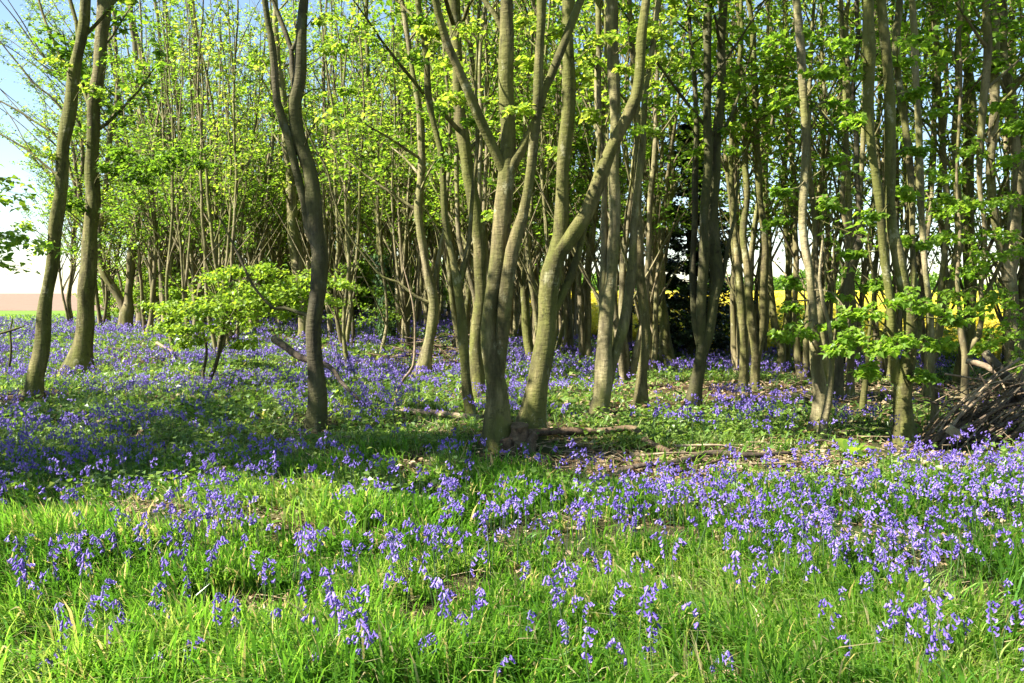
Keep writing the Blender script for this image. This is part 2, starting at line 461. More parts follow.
# ------------------------------------------------------------------ trees
class Tree:
    """stems in the trunk mesh, boughs and twigs in their own mesh, leaves in the crown mesh"""

    def __init__(self, base, sides=10):
        self.base = np.asarray(base, float)
        self.trunk, self.twig, self.leaf = MB(), MB(), MB()
        self.sides = sides
        self.stems = []
        self.kind = 'kite'
        self.tw0, self.tw1, self.twr = [], [], []
        self.lp, self.ld, self.ln, self.ls, self.lt = [], [], [], [], []

    def stem(self, P, R, flare=0.0, rough=0.035, step=0.14):
        C = catmull(np.column_stack([P, R]), step)
        C[:, 3] = np.maximum(C[:, 3], 0.004)
        ss = np.concatenate([[0], np.cumsum(np.linalg.norm(np.diff(C[:, :3], axis=0), axis=1))])
        ph = rng.random(6) * 6.28
        amp = np.minimum(C[:, 3] * 0.15, 0.014) + 0.006
        for ax in (0, 1):
            C[:, ax] += amp * (np.sin(ss * 2.1 + ph[ax]) - math.sin(ph[ax]) + 0.6 * np.sin(ss * 5.3 + ph[2 + ax]) - 0.6 * math.sin(ph[2 + ax])) * np.clip(ss / 0.5, 0, 1)
        C[:, 3] *= 1 + 0.06 * np.sin(ss * 3.7 + ph[4]) + 0.05 * np.sin(ss * 8.9 + ph[5])
        tube(self.trunk, C[:, :3], C[:, 3], self.sides, rough, flare)
        self.stems.append(C)
        return C

    def bough(self, p, d, L, r, wander=0.25, lift=0.25, k=5, thin=False):
        n = 7
        P = [np.asarray(p, float)]
        d = unit(np.asarray(d, float))
        for i in range(n):
            d = unit(d + rng.normal(0, wander / n * 1.6, 3) + np.array([0, 0, lift / n]))
            P.append(P[-1] + d * L / n)
        P = np.array(P)
        R = r * np.linspace(1, 0.22, n + 1)
        tube(self.twig, P, R, k)
        return P

    def foliage_on(self, P, n_twig, twig_len, n_leaf, size, tint=(0.5, 0.22), t0=0.25, flat=0.5):
        """twigs off a bough polyline with leaves in flat sprays"""
        seg = len(P) - 1
        t = t0 + (1 - t0) * rng.random(n_twig) ** 0.8
        i = np.minimum((t * seg).astype(int), seg - 1)
        fr = (t * seg - i)[:, None]
        S = P[i] * (1 - fr) + P[i + 1] * fr
        ax = unit(P[i + 1] - P[i])
        az = rng.random(n_twig) * 2 * PI
        out = np.column_stack([np.cos(az), np.sin(az), rng.normal(0.12, 0.22, n_twig)])
        D = unit(out + ax * 0.6)
        L = twig_len * (0.55 + 0.8 * rng.random(n_twig))
        E = S + D * L[:, None] + np.array([0, 0, -0.06]) * L[:, None]
        self.tw0.append(S); self.tw1.append(E); self.twr.append(0.004 + 0.004 * rng.random(n_twig))
        tt = np.tile((np.arange(n_leaf) + 0.6) / n_leaf, (n_twig, 1)) + rng.normal(0, 0.06, (n_twig, n_leaf))
        tt = np.clip(tt, 0.08, 1.05)
        Q = S[:, None] + (E - S)[:, None] * tt[:, :, None]
        side = np.where(np.arange(n_leaf) % 2 == 0, 1.0, -1.0)[None, :, None]
        X = unit(np.cross(D, [0, 0, 1.0]))[:, None, :]
        ld = unit(D[:, None] * (0.35 + 0.5 * tt[:, :, None]) + X * side * 0.9 + rng.normal(0, 0.25, (n_twig, n_leaf, 3)) + np.array([0, 0, -0.25]))
        ln = unit(np.array([0, 0, 1.0]) + rng.normal(0, flat, (n_twig, n_leaf, 3)))
        Q = Q + rng.normal(0, 0.03, Q.shape)
        sz = size * (0.65 + 0.6 * rng.random((n_twig, n_leaf)))
        tone = tint[0] + rng.normal(0, tint[1], (n_twig, n_leaf)) + rng.normal(0, 0.08, (n_twig, 1))
        self.lp.append(Q.reshape(-1, 3)); self.ld.append(ld.reshape(-1, 3)); self.ln.append(ln.reshape(-1, 3))
        self.ls.append(sz.ravel()); self.lt.append(np.clip(tone, 0, 1).ravel())

    def crown(self, C, n, z0, L, n_twig=7, twig_len=0.7, n_leaf=12, size=0.11, tint=(0.5, 0.2), steep=0.9, bias=None, up=0.3, low_bias=1.7):
        """boughs all along stem C above height z0 (relative to the base)"""
        z = C[:, 2] - self.base[2]
        ok = np.where(z > z0)[0]
        if len(ok) < 3:
            return
        wgt = (1.02 - np.arange(len(ok)) / len(ok)) ** low_bias; wgt /= wgt.sum()
        idx = ok[np.sort(rng.choice(len(ok), n, replace=True, p=wgt))]
        a0 = rng.random() * 6.28
        for q, i in enumerate(idx):
            az = a0 + q * 2.4 + rng.normal(0, 0.4)
            frac = (i - ok[0]) / max(1, len(ok) - 1)
            d = np.array([math.cos(az), math.sin(az), steep * (0.55 + 0.7 * rng.random())])
            if bias is not None:
                d[:2] += bias
            ll = L * (1.1 - 0.6 * frac) * (0.55 + 0.7 * rng.random())
            P = self.bough(C[i, :3], d, ll, min(0.45 * C[i, 3], 0.012 + 0.012 * ll), lift=up)
            self.foliage_on(P, n_twig, twig_len, n_leaf, size, tint)
        P = C[-8:, :3] if len(C) >= 8 else C[:, :3]
        self.foliage_on(P, n_twig, twig_len, n_leaf, size, tint)

    def spray(self, start, centre, rad, n_leaf, size, tint=(0.5, 0.2), r0=0.012, thick=0.3):
        """one leafy bough reaching from `start` to a flat layer of leaves round `centre`"""
        start = np.asarray(start, float); centre = np.asarray(centre, float)
        mid = (start + centre) / 2 + np.array([0, 0, 0.10 * np.linalg.norm(centre - start)]) + rng.normal(0, 0.05, 3)
        C = catmull(np.array([start, mid, centre]), 0.12)
        tube(self.twig, C, np.linspace(r0, 0.004, len(C)), 5)
        m = 7
        az = rng.random() * 6.28 + np.arange(m) * 2 * PI / m + rng.normal(0, 0.3, m)
        S = C[rng.integers(max(0, len(C) * 6 // 10), len(C), m)]
        E = centre + np.column_stack([np.cos(az), np.sin(az), rng.normal(0, thick, m)]) * rad * (0.5 + 0.5 * rng.random(m))[:, None]
        self.tw0.append(S); self.tw1.append(E); self.twr.append(np.full(m, 0.004))
        k = max(3, n_leaf // m)
        t = rng.random((m, k)) * 0.8 + 0.25
        Q = (S[:, None] + (E - S)[:, None] * t[..., None]).reshape(-1, 3) + rng.normal(0, 1, (m * k, 3)) * rad * np.array([0.16, 0.16, 0.10])
        az = rng.random(m * k) * 6.28
        ld = np.column_stack([np.cos(az), np.sin(az), rng.normal(-0.35, 0.25, m * k)])
        ln = np.array([0, 0, 1.0]) + rng.normal(0, 0.35, (m * k, 3))
        self.lp.append(Q); self.ld.append(ld); self.ln.append(ln)
        self.ls.append(size * (0.65 + 0.6 * rng.random(m * k))); self.lt.append(np.clip(tint[0] + rng.normal(0, tint[1], m * k), 0, 1))

    def finish(self, name, label, cat, bark, leafm, group=None, loc=None, trunk_name='trunk', crown_name='crown', label_crown=None):
        root = empty(name, self.base if loc is None else loc, label, cat, group)
        if self.tw0:
            prisms(self.twig, np.concatenate(self.tw0), np.concatenate(self.tw1), np.concatenate(self.twr), 0.002)
        self.trunk.build(trunk_name, bark, root, True, self.base)
        if self.lp:
            leaves(self.leaf, np.concatenate(self.lp), np.concatenate(self.ld), np.concatenate(self.ln), np.concatenate(self.ls), np.concatenate(self.lt), self.kind)
            o = self.leaf.build(crown_name, leafm, root, False, self.base)
            if self.twig.n:                      # boughs and twigs belong to the crown, in the bark material
                tm = self.twig.mesh('boughs', bark, True, self.base)
                bmh = bmesh.new(); bmh.from_mesh(o.data)
                nl = len(bmh.faces)
                bmh.from_mesh(tm)
                bmh.faces.ensure_lookup_table()
                for q in range(nl, len(bmh.faces)): bmh.faces[q].material_index = 1
                bmh.to_mesh(o.data); bmh.free()
                o.data.materials.append(bark)
                bpy.data.meshes.remove(tm)
        return root


def copy_tree(root, loc, rz, sc, label=None, group=None):
    r = root.copy(); COL.objects.link(r)
    r.location = loc; r.rotation_euler = (0, 0, rz); r.scale = (sc, sc, sc)
    if label: r['label'] = label
    if group: r['group'] = group
    for ch in list(root.children):
        c = ch.copy(); COL.objects.link(c); c.parent = r
    return r


# ---- traced trees: pixel polylines (x, y, width) with the base first
def px_stem(pts, Y, slope=0.0, z_start=None):
    """pixel polyline -> world points and radii; slope = depth gained per metre climbed"""
    P, R = [], []
    z0 = None
    for (x, y, w) in pts:
        p = at(x, y, Y)
        if z0 is None: z0 = p[2] if z_start is None else z_start
        Yp = Y + slope * max(0.0, p[2] - z0)
        p = at(x, y, Yp)
        P.append(p); R.append(w / 2 * Yp / F)
    return np.array(P), np.array(R)


def extend(P, R, h, top_r=0.012, wander=0.12, straight=0.6):
    d = unit(P[-1] - P[-2])
    n = max(3, int(h / 0.8))
    P = list(P); R = list(R); r0 = R[-1]
    for i in range(n):
        d = unit(d * 1.0 + np.array([0, 0, straight * 0.25]) + rng.normal(0, wander, 3))
        P.append(P[-1] + d * h / n); R.append(max(top_r, r0 * (1 - 0.85 * (i + 1) / n)))
    return np.array(P), np.array(R)


TRACED = []
BASES = []


EXTRA = {'big central': [(520, 108, 12), (470, 28, 16), (442, 58, 14), (458, 96, 11), (530, 58, 11), (556, 30, 12), (492, 214, 7), (430, 30, 12), (525, 20, 12)],
         'thick leaning': [(585, 76, 13), (592, 112, 10), (602, 40, 15), (556, 150, 8), (650, 60, 13), (625, 70, 10), (660, 30, 14)],
         'slender crooked': [(440, 110, 12), (410, 60, 14), (445, 160, 9), (470, 120, 10), (425, 20, 14)],
         'pale trunk with dark': [(640, 128, 12), (590, 60, 12), (660, 95, 13), (628, 30, 14), (605, 190, 8)],
         'single slim': [(655, 130, 12), (668, 60, 14), (625, 110, 10), (650, 20, 14)],
         'dark twin': [(690, 60, 13), (735, 80, 12), (740, 30, 15), (700, 150, 8), (685, 110, 10), (728, 130, 10)],
         'thin wavy': [(770, 60, 14), (728, 150, 11), (752, 110, 12), (760, 20, 15)],
         'pale bright': [(780, 100, 13), (825, 70, 14), (780, 40, 14), (815, 30, 15), (835, 160, 12)],
         'stout front': [(850, 70, 14), (905, 60, 14), (920, 40, 14), (850, 120, 12), (840, 40, 14), (905, 190, 12)],
         'slim pale smooth': [(945, 110, 13), (940, 60, 14), (930, 170, 12), (900, 130, 12), (950, 200, 12)],
         'dark sinuous': [(345, 120, 18), (350, 90, 12), (335, 45, 12), (262, 60, 12), (280, 110, 10), (330, 15, 14)],
         'straight smooth': [(60, 200, 12), (45, 150, 12), (98, 90, 12), (55, 60, 12), (40, 245, 12), (25, 225, 12)],
         'stout tree with': [(120, 60, 14), (75, 130, 12), (130, 120, 14), (125, 20, 14), (60, 250, 12), (105, 235, 12), (120, 210, 12)]}


def traced(label, main, others=(), bark='bark', leafm='leaf', ext=5.0, boughs=14, z0=4.0, L=2.0, n_twig=9, n_leaf=13, size=0.098, sides=12,
           slope=0.0, slopes=None, kind='kite', sprays=(), tint=(0.5, 0.2), cat='tree', name='tree', flare=0.65, spray_leaf=60, spray_tint=(0.55, 0.2), dY=0.0, low=None):
    g = ground_at(main[0][0], main[0][1])
    if g[1] > 11.5: z0 *= 0.68; boughs = int(boughs * 1.35)
    BASES.append(main[0])
    Y = g[1] + dY
    t = Tree(g, sides); t.kind = kind
    P, R = px_stem(main, Y, slope, g[2])
    P = np.vstack([[P[0] - np.array([0, 0, 0.18])], P]); R = np.concatenate([[R[0] * 1.02], R])
    if ext: P, R = extend(P, R, ext)
    curves = [t.stem(P, R, flare)]
    for q, s in enumerate(others):
        opt = {}
        if isinstance(s, dict): opt = s; s = s['p']
        sl = opt.get('slope', (slopes[q] if slopes else rng.uniform(-0.10, 0.10)))
        P2, R2 = px_stem(s, Y + opt.get('dY', 0), sl)
        e = opt.get('ext', ext * 0.9 if s[-1][1] < 40 else 0)
        if e: P2, R2 = extend(P2, R2, e)
        c = t.stem(P2, R2, 0)
        if opt.get('crown', True): curves.append(c)
    for c in curves:
        if boughs: t.crown(c, max(3, int(boughs * (0.45 if Y < 12 else 0.55))), z0, L, n_twig, 0.65, n_leaf, size, tint)
        if low:
            t.crown(c, low[0], low[1], low[2], low[3], 0.45, low[4], size, tint, steep=0.8)
    for sp in sprays:
        sx, sy, x, y, rpx, dd = sp[:6]
        s = at(sx, sy, Y); c = at(x, y, Y + dd)
        t.spray(s, c, rpx * (Y + dd) / F, int(spray_leaf * 2.9), 0.064, spray_tint)
    for key, ex in EXTRA.items():
        if label.startswith(key):
            allc = np.concatenate(curves)
            cpx, cpy = project(allc[:, 0], allc[:, 1], allc[:, 2])
            for (x, y, r) in ex:
                c = at(x, y, Y + rng.normal(0, .35))
                j = int(np.argmin((cpx - x) ** 2 + 1.5 * (cpy - (y + 22)) ** 2))
                t.spray(allc[j, :3], c, r * 1.3 * Y / F, 80, 0.066, (0.6, 0.2), 0.008)
    root = t.finish(name, label, cat, M[bark], M[leafm])
    TRACED.append(root)
    return root


# T1, T2 : the leaning pair on the left
traced('straight smooth tree leaning right, leftmost of the pair beside the open field',
       [(34, 397, 19), (40, 365, 16), (44, 340, 15), (49, 300, 13), (58, 215, 12), (70, 120, 12), (80, 50, 11), (86, 0, 10)],
       [{'p': [(79, 45, 5), (76, 22, 4), (70, 0, 4)], 'ext': 3}], boughs=5, z0=6.2, L=1.8, ext=6, leafm='leaf')
traced('stout tree with swollen foot, second of the leaning pair beside the open field',
       [(78, 374, 27), (83, 350, 20), (89, 305, 16), (91, 260, 16), (93, 200, 14), (97, 110, 12), (101, 50, 12), (105, 8, 12), (103, -30, 8)],
       [{'p': [(105, 12, 7), (111, 2, 6), (118, -15, 5)], 'ext': 0, 'crown': False}], boughs=9, z0=6.5, L=2.2, ext=4, leafm='leaf', kind='palm',
       sprays=[(92, 190, 110, 168, 16, -.5), (93, 170, 135, 160, 20, -.8), (93, 175, 150, 172, 20, -.9), (94, 172, 178, 160, 18, -.9), (94, 172, 205, 165, 14, -1.0), (93, 165, 120, 152, 14, -.7), (93, 180, 165, 165, 20, -1), (94, 175, 190, 152, 18, -.8), (93, 185, 140, 180, 16, -.4), (93, 200, 75, 205, 12, -.4), (92, 215, 60, 195, 12, -.5)],
       size=0.13, spray_leaf=85)
# T3 : V-shaped tree fanning over the field
traced('low forked tree whose bare limbs fan out over the brown field',
       [(126, 329, 14), (127, 312, 13), (130, 295, 8), (132, 255, 8), (137, 220, 7), (141, 195, 6), (142, 130, 6), (138, 70, 5), (130, 0, 4)],
       [{'p': [(126, 313, 11), (121, 302, 9), (110, 283, 8), (98, 257, 7), (88, 225, 4.6), (72, 190, 3), (45, 165, 2.2), (15, 142, 1.7), (-20, 125, 1.2)], 'slope': 0, 'ext': 0},
        {'p': [(94, 245, 4), (80, 205, 3.2), (62, 146, 2.8), (34, 121, 2.2), (0, 101, 1.7), (-30, 90, 1.2)], 'slope': 0.06, 'ext': 0},
        {'p': [(80, 205, 3.2), (74, 160, 2.8), (66, 119, 2.6), (52, 98, 2.1), (34, 84, 2), (10, 54, 1.5), (-10, 30, 1.1)], 'slope': -0.05, 'ext': 0},
        {'p': [(80, 202, 4), (82, 150, 4), (70, 80, 3.5), (55, 45, 3), (40, 5, 2.4)], 'slope': 0.1, 'ext': 1},
        {'p': [(98, 257, 5), (104, 200, 5), (112, 130, 5), (118, 80, 4), (112, 0, 3)], 'slope': 0.1}],
       boughs=14, z0=2.0, L=1.8, n_twig=10, n_leaf=8, size=0.085, tint=(0.75, 0.2), bark='bark_far', leafm='leaf', sides=8, ext=3, kind='kite')
lacy = []
for q in range(24):
    x0 = 96 + 40 * random.random(); y0 = 90 + 150 * random.random()
    x1 = x0 - 50 - 90 * random.random(); y1 = y0 - 60 - 90 * random.random()
    mx, my = (x0 + x1) / 2 + random.uniform(-4, 10), (y0 + y1) / 2 + random.uniform(-4, 14)
    w0 = random.uniform(1.3, 2.3)
    lacy.append({'p': [(x0, y0, w0), ((x0 + mx) / 2 + 3, (y0 + my) / 2 + 2, w0 * .85), (mx, my, w0 * .7), ((x1 + mx) / 2 + random.uniform(-4, 4), (y1 + my) / 2 + random.uniform(-3, 3), w0 * .5), (x1, y1, w0 * .3)], 'slope': random.uniform(-.2, .2), 'ext': 0, 'dY': random.uniform(-1, 1)})
traced('bare twiggy tree arching over the open field, behind the low forked one',
       [(141, 326, 9), (140, 300, 8), (137, 250, 7), (133, 200, 6), (126, 140, 5), (112, 60, 4), (100, 0, 3)],
       lacy, boughs=11, z0=2.0, L=1.5, n_twig=10, n_leaf=11, size=0.085, tint=(0.75, 0.2), bark='bark_far', sides=6, ext=2)
# T4 : three pale stems behind the sapling
traced('clump of three pale stems rising behind the bright sapling',
       [(166, 324, 11), (167, 300, 11), (167, 270, 10), (163, 215, 8), (157, 160, 7), (150, 100, 6), (138, 40, 5), (126, 0, 4)],
       [{'p': [(164, 318, 9), (160, 285, 8), (152, 250, 7), (146, 215, 6), (139, 165, 5), (126, 90, 4), (105, 20, 3), (98, 0, 3)]},
        {'p': [(170, 318, 10), (176, 270, 9), (181, 230, 8), (185, 190, 8), (184, 150, 7), (178, 100, 6), (172, 50, 5), (165, 0, 4)]},
        {'p': [(186, 170, 5), (192, 120, 4), (196, 60, 3), (193, 0, 3)]}],
       boughs=16, z0=3.0, L=2.0, size=0.115, bark='bark_pale', sides=9)
traced('slim upright tree behind the bright sapling, just past the three pale stems',
       [(203, 326, 8), (203, 290, 8), (202, 230, 7), (200, 160, 6), (195, 60, 5), (190, 0, 4)],
       [{'p': [(203, 300, 6), (196, 275, 6), (187, 240, 5), (176, 190, 4), (168, 120, 3), (160, 40, 3), (155, 0, 3)]}],
       boughs=18, z0=3.0, L=2.0, size=0.115, sides=8, bark='bark_far')
traced('pale slightly curved trunk standing behind the dark front tree',
       [(303, 339, 11), (302, 300, 10), (297, 260, 12), (291, 215, 11), (289, 170, 9), (284, 120, 7), (278, 60, 6), (274, 0, 5)],
       boughs=18, z0=3.5, L=2.2, size=0.115, sides=9, bark='bark_pale')
# T7 : the dark front tree
traced('dark sinuous tree forking high, standing alone in the shaded bluebells',
       [(315, 431, 22), (317, 405, 18), (318, 360, 16), (317, 322, 16), (319.5, 291, 18), (321, 254, 16), (316, 230, 15), (308.5, 168, 15), (299, 135, 14), (297, 101, 13), (301, 84, 11), (303.5, 50, 11), (305, 0, 9)],
       [{'p': [(316, 246, 9), (308, 228, 9), (304, 202, 8), (294, 168, 8), (286, 135, 8), (277, 101, 8), (275, 67, 8), (271, 34, 7), (266, 0, 6)], 'slope': -0.06},
        {'p': [(297, 100, 7), (293, 70, 6), (292, 50, 5), (281, 20, 5), (274, 0, 4)], 'slope': 0.1, 'ext': 2},
        {'p': [(292, 50, 4), (299, 36, 3), (301, 20, 3)], 'slope': 0.1, 'ext': 0, 'crown': False},
        {'p': [(316, 322, 10), (307, 315, 6), (300, 313, 4.6), (284, 308, 3.8), (272, 308, 3), (262, 299, 2.8), (251, 285, 2.5), (240, 260, 2.2), (229, 236, 1.8), (218, 215, 1.3)], 'slope': 0.25, 'ext': 0, 'crown': False}],
       bark='bark_dark', boughs=6, z0=5.6, L=1.8, ext=5, sides=16)
# T8, T9 : ivy and the pale forked tree behind centre left
traced('pale trunk with a long thin limb sweeping left, beside the brushwood heap',
       [(421, 377, 17), (426, 350, 12), (429, 335, 11), (431, 301, 11), (425, 265, 9), (420, 230, 9), (418, 200, 8), (420, 151, 8), (417, 100, 6), (409, 50, 5), (400, 0, 5)],
       [{'p': [(430, 303, 3.6), (415, 296, 3), (398, 282, 2.6), (383, 277, 2.5), (362, 252, 2.2), (352, 240, 2.1), (341, 218, 2), (331, 190, 1.7), (327, 170, 1.5), (314, 145, 1.3), (300, 110, 1)], 'slope': -0.15, 'ext': 0, 'crown': False},
        {'p': [(431, 296, 6), (440, 258, 5), (446, 225, 4), (449, 180, 4), (450, 120, 3), (446, 60, 3), (440, 0, 3)], 'slope': 0.15}],
       bark='bark_pale', boughs=12, z0=3.6, L=2.0, sides=10)
traced('straight brown trunk beyond the brushwood heap, next to the ivy clad trunk',
       [(403, 343, 14), (404, 300, 12), (404, 260, 11), (407, 215, 10), (407, 145, 8), (404, 84, 6), (396, 0, 5)],
       [{'p': [(405, 150, 5), (413, 100, 4), (418, 40, 4), (421, 0, 3)]}], boughs=18, z0=3.2, L=2.2, size=0.115, sides=10)
# T10
traced('slender crooked tree forking low, just left of the big double tree',
       [(472, 417, 11), (465.5, 378, 10), (461, 341, 11), (460, 314, 9), (455.5, 285, 9), (450.5, 257, 7), (446, 230, 7), (442, 162, 6), (434, 125, 6), (427, 91, 7), (423.5, 50, 6), (417, 0, 6)],
       [{'p': [(457, 290, 7), (462, 274, 6), (467, 247, 5), (469, 230, 4.5), (474, 180, 4), (478, 130, 4), (476, 70, 3), (480, 0, 3)], 'slope': 0.1}],
       bark='bark', boughs=10, z0=4.6, L=1.8, sides=12)
# T11
traced('tall trunk close behind the big central tree, half hidden by it',
       [(478, 394, 15), (478, 358, 13), (481, 297, 13), (480, 250, 14), (476, 228, 14), (471.5, 185, 14), (464, 135, 13), (460.5, 101, 11), (456, 50, 11), (453.5, 0, 12)],
       bark='bark', boughs=12, z0=5.2, L=2.0, sides=12)
# T12
traced('big central tree, pale foot splitting into twin trunks with upswept limbs',
       [(499, 449, 28), (497.5, 420, 25), (497, 385, 22), (494, 361, 19), (490.5, 331, 16), (493, 297, 16), (496.5, 274, 18), (500.5, 230, 18), (504, 185, 17), (506, 155, 17), (507.5, 130, 14), (508, 101, 14), (508, 67, 14), (507.5, 34, 13), (507, 0, 13)],
       [{'p': [(496, 378, 17), (500, 352, 15), (502.7, 331, 14), (507, 297, 13), (509.5, 274, 13), (513, 250, 13), (519, 230, 12), (525, 215, 11), (530, 195, 10), (535, 165, 10), (536.5, 135, 10), (539, 100, 10), (540, 67, 9), (541.5, 34, 9), (541, 0, 10)], 'slope': -0.10},
        {'p': [(504, 170, 13), (494, 148, 11), (484, 125, 10), (472, 98, 9), (460.6, 71, 8), (449, 44, 8), (440, 13, 8), (437, 0, 8)], 'slope': -0.25},
        {'p': [(506, 178, 11), (514, 163, 10), (525, 145, 9), (531, 132, 8), (536, 118, 6)], 'slope': -0.12, 'ext': 0, 'crown': False},
        {'p': [(539, 106, 11), (543, 92, 10), (551.5, 77, 9), (561.5, 54, 8), (570, 30, 8), (579, 5, 7), (586, -12, 6)], 'slope': 0.15},
        {'p': [(506, 40, 6), (501, 27, 5), (495, 15, 5), (487, 5, 5)], 'slope': 0.1, 'ext': 2}],
       bark='bark', boughs=6, z0=6.2, L=2.0, ext=5, sides=20)
# T13
traced('thick leaning tree right of centre with one long limb sweeping up and away',
       [(530, 434, 27), (532, 418, 24), (536, 398, 24), (540, 365, 23), (543, 331, 20), (546, 297, 19), (550, 274, 20), (555, 255, 19), (559, 236, 16), (562, 205, 15), (564.6, 168, 13), (566.7, 135, 13), (567.5, 101, 13), (567.5, 67, 12), (567, 34, 11), (566, 0, 12)],
       [{'p': [(551, 275, 15), (560, 252, 17), (571, 238, 16), (583.5, 218, 15), (602, 178, 13), (615.5, 147, 12), (628, 121, 12), (637, 98, 12), (641, 67, 10), (643, 34, 9), (646, 0, 8)], 'slope': -0.05},
        {'p': [(545, 325, 9), (553, 314, 8), (561.6, 297, 8), (572, 277, 8), (580, 253, 7), (585, 225, 6), (590, 200, 5), (597, 160, 4), (600, 120, 3)], 'slope': 0.15, 'ext': 0, 'crown': False}],
       bark='bark', boughs=6, z0=6.2, L=2.0, ext=5, sides=20)
# T14/15
traced('pale trunk with dark twin stem leaning right, right of the big leaning tree',
       [(598.5, 414, 18), (603, 381, 17), (604, 348, 15), (606, 316, 14), (613, 282, 12), (615.5, 247, 12), (614.5, 168, 11), (614.3, 101, 12), (614.6, 67, 11), (614, 0, 12)],
       [{'p': [(604, 322, 9), (602, 280, 8), (602.7, 247, 8), (602, 180, 6), (598, 100, 5), (596, 0, 5)], 'slope': 0.12},
        {'p': [(603, 412, 9), (610, 381, 10), (617, 354, 11), (625.6, 327, 11), (632, 297, 10), (634, 264, 9), (634, 230, 8), (640, 170, 7), (647, 100, 6), (655, 40, 5), (660, 0, 5)], 'slope': 0.05}],
       bark='bark_pale', boughs=11, z0=4.8, L=2.0, sides=14)
traced('single slim greenish trunk curving gently, right of the pale twin trunk',
       [(640.5, 408, 14), (642, 381, 12), (644.8, 348, 9.5), (644, 314, 9), (641.7, 280, 9), (640, 247, 9), (639, 215, 8), (638, 160, 7), (634, 84, 6), (631, 0, 5)],
       bark='bark', boughs=13, z0=4.6, L=1.9, sides=12)
traced('tree with flared foot and high fork in front of the dark evergreen',
       [(669, 369, 15), (665.6, 335, 11), (662, 301, 9), (660, 267, 8), (658.5, 234, 8), (655, 215, 9), (650, 195, 8), (646.5, 160, 7), (645, 110, 6), (646, 60, 5), (648, 0, 4)],
       [{'p': [(656, 222, 6), (664, 212, 6), (671, 195, 5), (672, 150, 4.5), (669, 100, 4), (672, 40, 3), (670, 0, 3)]}],
       bark='bark', boughs=13, z0=5.0, L=1.9, sides=10, size=0.115)
traced('dark twin trunk rising from one foot, in front of the yellow field gap',
       [(692.5, 409, 15), (696, 385, 13), (699, 351, 12), (701, 301, 10), (702.7, 267, 10), (704.4, 234, 9), (706, 200, 9), (707, 135, 8), (705.5, 84, 8), (707.7, 34, 8), (708.4, 0, 8)],
       [{'p': [(698, 365, 10), (707.7, 336, 11), (712.8, 308, 11), (716, 274, 12), (716.5, 234, 11), (716, 205, 10), (718, 151, 9), (719.5, 101, 9), (722, 50, 9), (724.6, 0, 8)], 'slope': 0.05},
        {'p': [(699, 345, 6), (694, 310, 6), (695, 234, 6), (695, 168, 6), (696, 84, 5), (691, 34, 4), (690, 0, 4)], 'slope': 0.15},
        {'p': [(716, 300, 5), (724, 275, 4), (729, 250, 4), (736, 215, 3), (740, 170, 2)], 'slope': 0.2, 'ext': 0, 'crown': False}],
       bark='bark_dark', boughs=10, z0=5.2, L=1.9, sides=14)
traced('thin wavy tree, left stem of the close pair before the yellow field',
       [(743, 393, 9), (745, 361, 8), (744, 318, 8), (739.7, 284, 8), (734.7, 234, 6), (732, 185, 5), (733, 135, 5), (736, 94, 5), (741, 34, 4), (741, 0, 4)],
       bark='bark', boughs=12, z0=4.8, L=1.7, sides=9, size=0.115)
traced('thin double stemmed tree, right stem of the close pair before the yellow field',
       [(755, 391, 10), (756.6, 361, 9), (753, 318, 9), (748, 274, 8), (743.5, 234, 7), (746.5, 200, 6.5), (746.5, 168, 7), (745.5, 101, 5), (739.5, 50, 4), (738, 0, 4)],
       [{'p': [(756, 362, 8), (759, 345, 9), (763, 318, 8), (765, 284, 8), (765.7, 250, 7), (763, 217, 7), (758, 190, 7), (756.6, 135, 7), (755, 67, 6), (753, 34, 6), (748, 0, 5)]}],
       bark='bark', boughs=12, z0=4.6, L=1.7, sides=9, size=0.115)
traced('pale crooked tree at the wood edge, between the close pair and the bright trunk',
       [(779, 373, 9), (780, 348, 8), (773, 322, 8), (770, 284, 6), (768, 234, 6), (764, 170, 5), (766, 100, 4), (770, 0, 4)],
       [{'p': [(780, 345, 5), (785, 325, 5), (787, 300, 4), (790, 240, 4), (793, 150, 3), (792, 60, 3), (796, 0, 3)]}],
       bark='bark_pale', boughs=11, z0=4.6, L=1.7, sides=8)
traced('slim straight tree at the wood edge, close beside the pale crooked one',
       [(787, 369, 9), (788.5, 318, 7), (787.5, 250, 6), (787, 200, 6), (784, 180, 6), (787, 135, 6), (787, 50, 5), (785, 0, 5)],
       bark='bark', boughs=14, z0=4.6, L=1.7, sides=8)
# T24
traced('pale bright trunk with a thin dark stem rising from its foot and leafy low boughs',
       [(815, 431, 15), (818, 414, 14), (819, 395, 14), (814.5, 365, 12), (814, 331, 9.5), (812, 297, 9), (809.5, 270, 9), (805.5, 247, 9), (803.5, 225, 8.5), (805, 168, 9), (804.4, 118, 9), (801, 67, 8), (799, 34, 8), (796.7, 0, 7)],
       [{'p': [(821, 446, 9), (824, 425, 8), (829.5, 403, 8), (832, 375, 6), (832, 348, 5), (828, 321, 4.5), (823, 304, 4), (819, 280, 3), (822, 240, 2.4)], 'slope': 0.0, 'dY': -0.55, 'ext': 0, 'crown': False}],
       bark='bark_pale', leafm='leaf_green', kind='palm', boughs=14, z0=4.8, L=1.9, sides=14, size=0.115,
       sprays=[(812, 300, 793, 307, 14, -.4), (812, 320, 800, 332, 17, -.5), (813, 330, 835, 325, 15, -.3), (812, 300, 840, 298, 14, .2), (813, 340, 780, 335, 12, -.2), (810, 280, 790, 285, 12, .2), (810, 290, 850, 315, 12, -.4), (805, 200, 830, 205, 14, -.2), (805, 180, 780, 190, 12, -.3), (804, 120, 838, 105, 16, .3), (805, 215, 775, 222, 12, .2)],
       spray_leaf=36)
